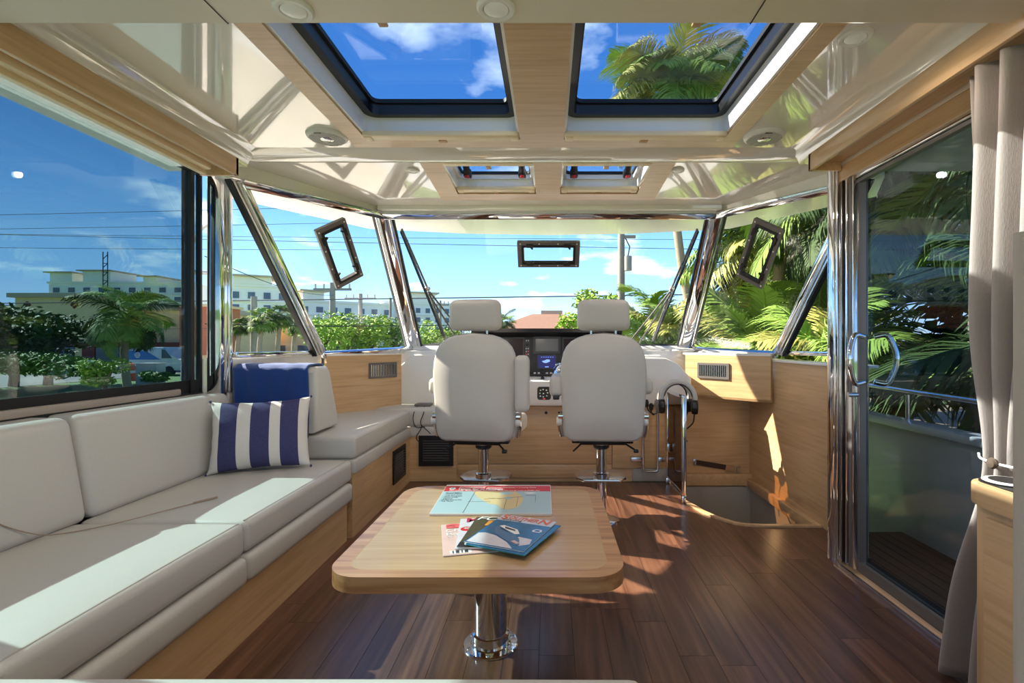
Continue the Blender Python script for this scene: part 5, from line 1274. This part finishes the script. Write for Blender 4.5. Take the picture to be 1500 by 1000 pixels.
def leaf_cloud(rx, ry, rz, n, size, m, seed):
    rnd = random.Random(seed); b = bmesh.new()
    blobs = [(Vector((rnd.uniform(-.6, .6)*rx, rnd.uniform(-.6, .6)*ry, rnd.uniform(-.5, .65)*rz)), rnd.uniform(.30, .55)) for _ in range(16)]
    for _ in range(n):
        c, r = rnd.choice(blobs); d = Vector((rnd.gauss(0, 1), rnd.gauss(0, 1), rnd.gauss(0, 1))).normalized()*r*rnd.uniform(.7, 1.05)
        p = c+Vector((d.x*rx, d.y*ry, d.z*rz)); a = Vector((rnd.gauss(0, 1), rnd.gauss(0, 1), rnd.gauss(0, .6))).normalized(); bb = a.orthogonal().normalized(); s = size*rnd.uniform(.6, 1.3)
        v = [b.verts.new(q) for q in (p-a*s, p+bb*s*.45, p+a*s, p-bb*s*.45)]; b.faces.new(v)
    me = bpy.data.meshes.new('foliage'); b.to_mesh(me); b.free(); me.materials.append(MATS[m]); return me
def tree(label, x_, y_, r, zc, rz, m, seed, n=2600, leaf=.16, group='trees and bushes ashore', name='tree', cat='tree', trunk=True):
    t = thing(name, label, cat, (x_, y_, GZ), group)
    if trunk:
        b = B().tube([(x_, y_, GZ), (x_+.1, y_, GZ+(zc-GZ)*.5), (x_, y_, zc)], [.06*r+.06, .05*r+.05, .03], 8)
        for k in range(4): a = k*1.7+seed; b.tube([(x_+.1, y_, GZ+(zc-GZ)*.5), (x_+math.cos(a)*r*.5, y_+math.sin(a)*r*.5, zc+.1)], [.04*r+.03, .015], 6)
        b.build('trunk', 'bark', t)
    share('foliage', leaf_cloud(r, r, rz, n, leaf, m, seed), t, (0, 0, zc-GZ))
    return t

# starboard palms ahead of and beside the wheelhouse
palm('tall coconut palm with grey leaning trunk, its crown in the roof hatch', (4.75, 14.0, GZ), (3.25, 13.6, 7.85), 34, 2.3, ('green', 'green', 'yellow'), .115, seed=1, spread=(-.5, 1.45))
palm('bushy bright green palm right of the bare utility pole', (2.35, 10.5, GZ), (2.28, 10.5, 1.15), 34, 1.7, ('green', 'green', 'yellow'), .09, seed=2, spread=(-.3, 1.4))
palm('feathery yellow-green palm filling the lower starboard angled window', (3.45, 8.2, GZ), (3.4, 8.2, .85), 38, 1.6, ('yellow', 'green', 'green'), .09, seed=3, spread=(-.1, 1.35))
palm('arching palm against the three-sided starboard window', (3.35, 6.1, GZ), (3.3, 6.1, .75), 32, 1.4, ('yellow', 'green', 'green'), .08, seed=4, spread=(0, 1.35))
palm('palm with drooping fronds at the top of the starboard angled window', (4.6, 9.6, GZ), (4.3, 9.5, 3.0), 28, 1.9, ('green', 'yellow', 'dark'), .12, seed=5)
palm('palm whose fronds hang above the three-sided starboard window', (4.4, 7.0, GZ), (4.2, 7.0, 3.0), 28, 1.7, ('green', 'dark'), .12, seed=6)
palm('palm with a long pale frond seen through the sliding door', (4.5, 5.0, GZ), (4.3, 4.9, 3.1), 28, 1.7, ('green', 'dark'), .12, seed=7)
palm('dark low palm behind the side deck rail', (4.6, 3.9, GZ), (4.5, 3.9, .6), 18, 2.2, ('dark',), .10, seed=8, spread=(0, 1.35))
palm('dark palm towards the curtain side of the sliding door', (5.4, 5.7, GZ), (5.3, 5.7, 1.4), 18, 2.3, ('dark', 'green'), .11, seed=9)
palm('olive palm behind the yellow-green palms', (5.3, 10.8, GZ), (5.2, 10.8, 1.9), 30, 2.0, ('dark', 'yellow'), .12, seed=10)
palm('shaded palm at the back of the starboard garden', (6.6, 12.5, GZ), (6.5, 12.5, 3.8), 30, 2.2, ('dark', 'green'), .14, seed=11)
palm('small slender palm far ahead beside the port headrest', (-3.4, 37, GZ), (-3.5, 37, 2.7), 16, 1.6, ('green', 'dark'), .12, seed=12)
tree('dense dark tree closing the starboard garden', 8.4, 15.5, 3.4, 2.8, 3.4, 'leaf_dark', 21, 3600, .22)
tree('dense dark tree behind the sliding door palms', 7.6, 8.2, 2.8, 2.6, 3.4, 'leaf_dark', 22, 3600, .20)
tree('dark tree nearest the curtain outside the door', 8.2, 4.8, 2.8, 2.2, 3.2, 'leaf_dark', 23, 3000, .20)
tree('leafy green tree behind the leaning palm trunk', 6.4, 19.5, 2.6, 1.0, 2.2, 'leaf_tree', 24, 3200, .2)
tree('bright green bush behind the starboard headrest', 1.68, 16.5, .95, 2.05, .95, 'leaf_bright', 25, 2600, .09, name='bush', cat='bush')
tree('green bush left of the starboard headrest', 1.02, 18.8, .75, 1.75, .6, 'leaf_bright', 26, 1500, .09, name='bush', cat='bush')
tree('low green bush under the bright palm', 3.1, 13.2, 1.5, .1, 1.1, 'leaf_tree', 27, 2200, .12, name='bush', cat='bush')
tree('low garden bush under the feathery palms', 4.7, 9.0, 1.3, -.2, 1.0, 'leaf_tree', 28, 2000, .12, name='bush', cat='bush')
# port side: street palms and trees
for k, (px, yc, Y, r_, lb) in enumerate(((352, 478, 25, .55, 'smallest fan palm at the left of the street palms'), (385, 468, 24, .72, 'fan palm with thick crown in front of the stout grey pole'), (412, 462, 25, .75, 'tallest fan palm of the street row'), (434, 474, 28, .7, 'fan palm nearest the port corner post'))):
    c = at(px, yc, Y); palm(lb, (c.x, Y, GZ), (c.x, Y, c.z), 26, r_*1.1, ('green', 'dark'), .12, True, (-.9, 1.3), 40+k, 'street palms')
for k, (px, Y, r_, yc, lb) in enumerate(((470, 42, 2.4, 484, 'rounded green tree right of the corner post'), (505, 46, 2.4, 488, 'green tree below the crossarm pole'), (540, 46, 2.3, 486, 'green tree between the two crossarm poles'), (578, 48, 2.3, 488, 'green tree beside the port windscreen post'), (625, 50, 2.4, 492, 'green tree seen under the port wiper'), (665, 52, 2.4, 494, 'green tree below the port headrest'), (715, 55, 2.0, 492, 'green tree left of the hipped roof'))):
    c = at(px, yc, Y); tree(lb, c.x, Y, r_, c.z-.2, 1.9, 'leaf_tree' if k % 2 else 'leaf_bright', 50+k, 1500, .17)
c = at(188, 462, 23); palm('drooping palm in the middle of the sofa window', (c.x, 23, GZ), (c.x, 23, c.z), 22, 2.2, ('green', 'dark'), .14, False, (-.7, 1.35), 60)
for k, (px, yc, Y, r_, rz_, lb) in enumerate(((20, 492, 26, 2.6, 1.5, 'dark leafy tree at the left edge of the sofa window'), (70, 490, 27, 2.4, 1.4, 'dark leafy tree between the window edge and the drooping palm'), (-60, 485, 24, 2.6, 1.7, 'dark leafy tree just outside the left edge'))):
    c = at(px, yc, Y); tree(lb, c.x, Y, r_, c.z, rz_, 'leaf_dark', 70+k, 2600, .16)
for k, (px, yc, Y, r_, rz_, lb) in enumerate(((150, 548, 20, .75, .55, 'clipped round bush below the drooping palm'), (60, 534, 22, 1.5, .5, 'long low hedge below the dark trees'), (110, 540, 21.5, 1.1, .5, 'low hedge beside the clipped round bush'), (0, 530, 22, 1.5, .6, 'low hedge at the left edge of the sofa window'), (225, 552, 27, .8, .3, 'low green strip of planting by the van'))):
    c = at(px, yc, Y); tree(lb, c.x, Y, r_, c.z, rz_, 'leaf_tree' if k else 'leaf_bright', 80+k, 1600, .09, name='bush', cat='bush', trunk=(k == 0))
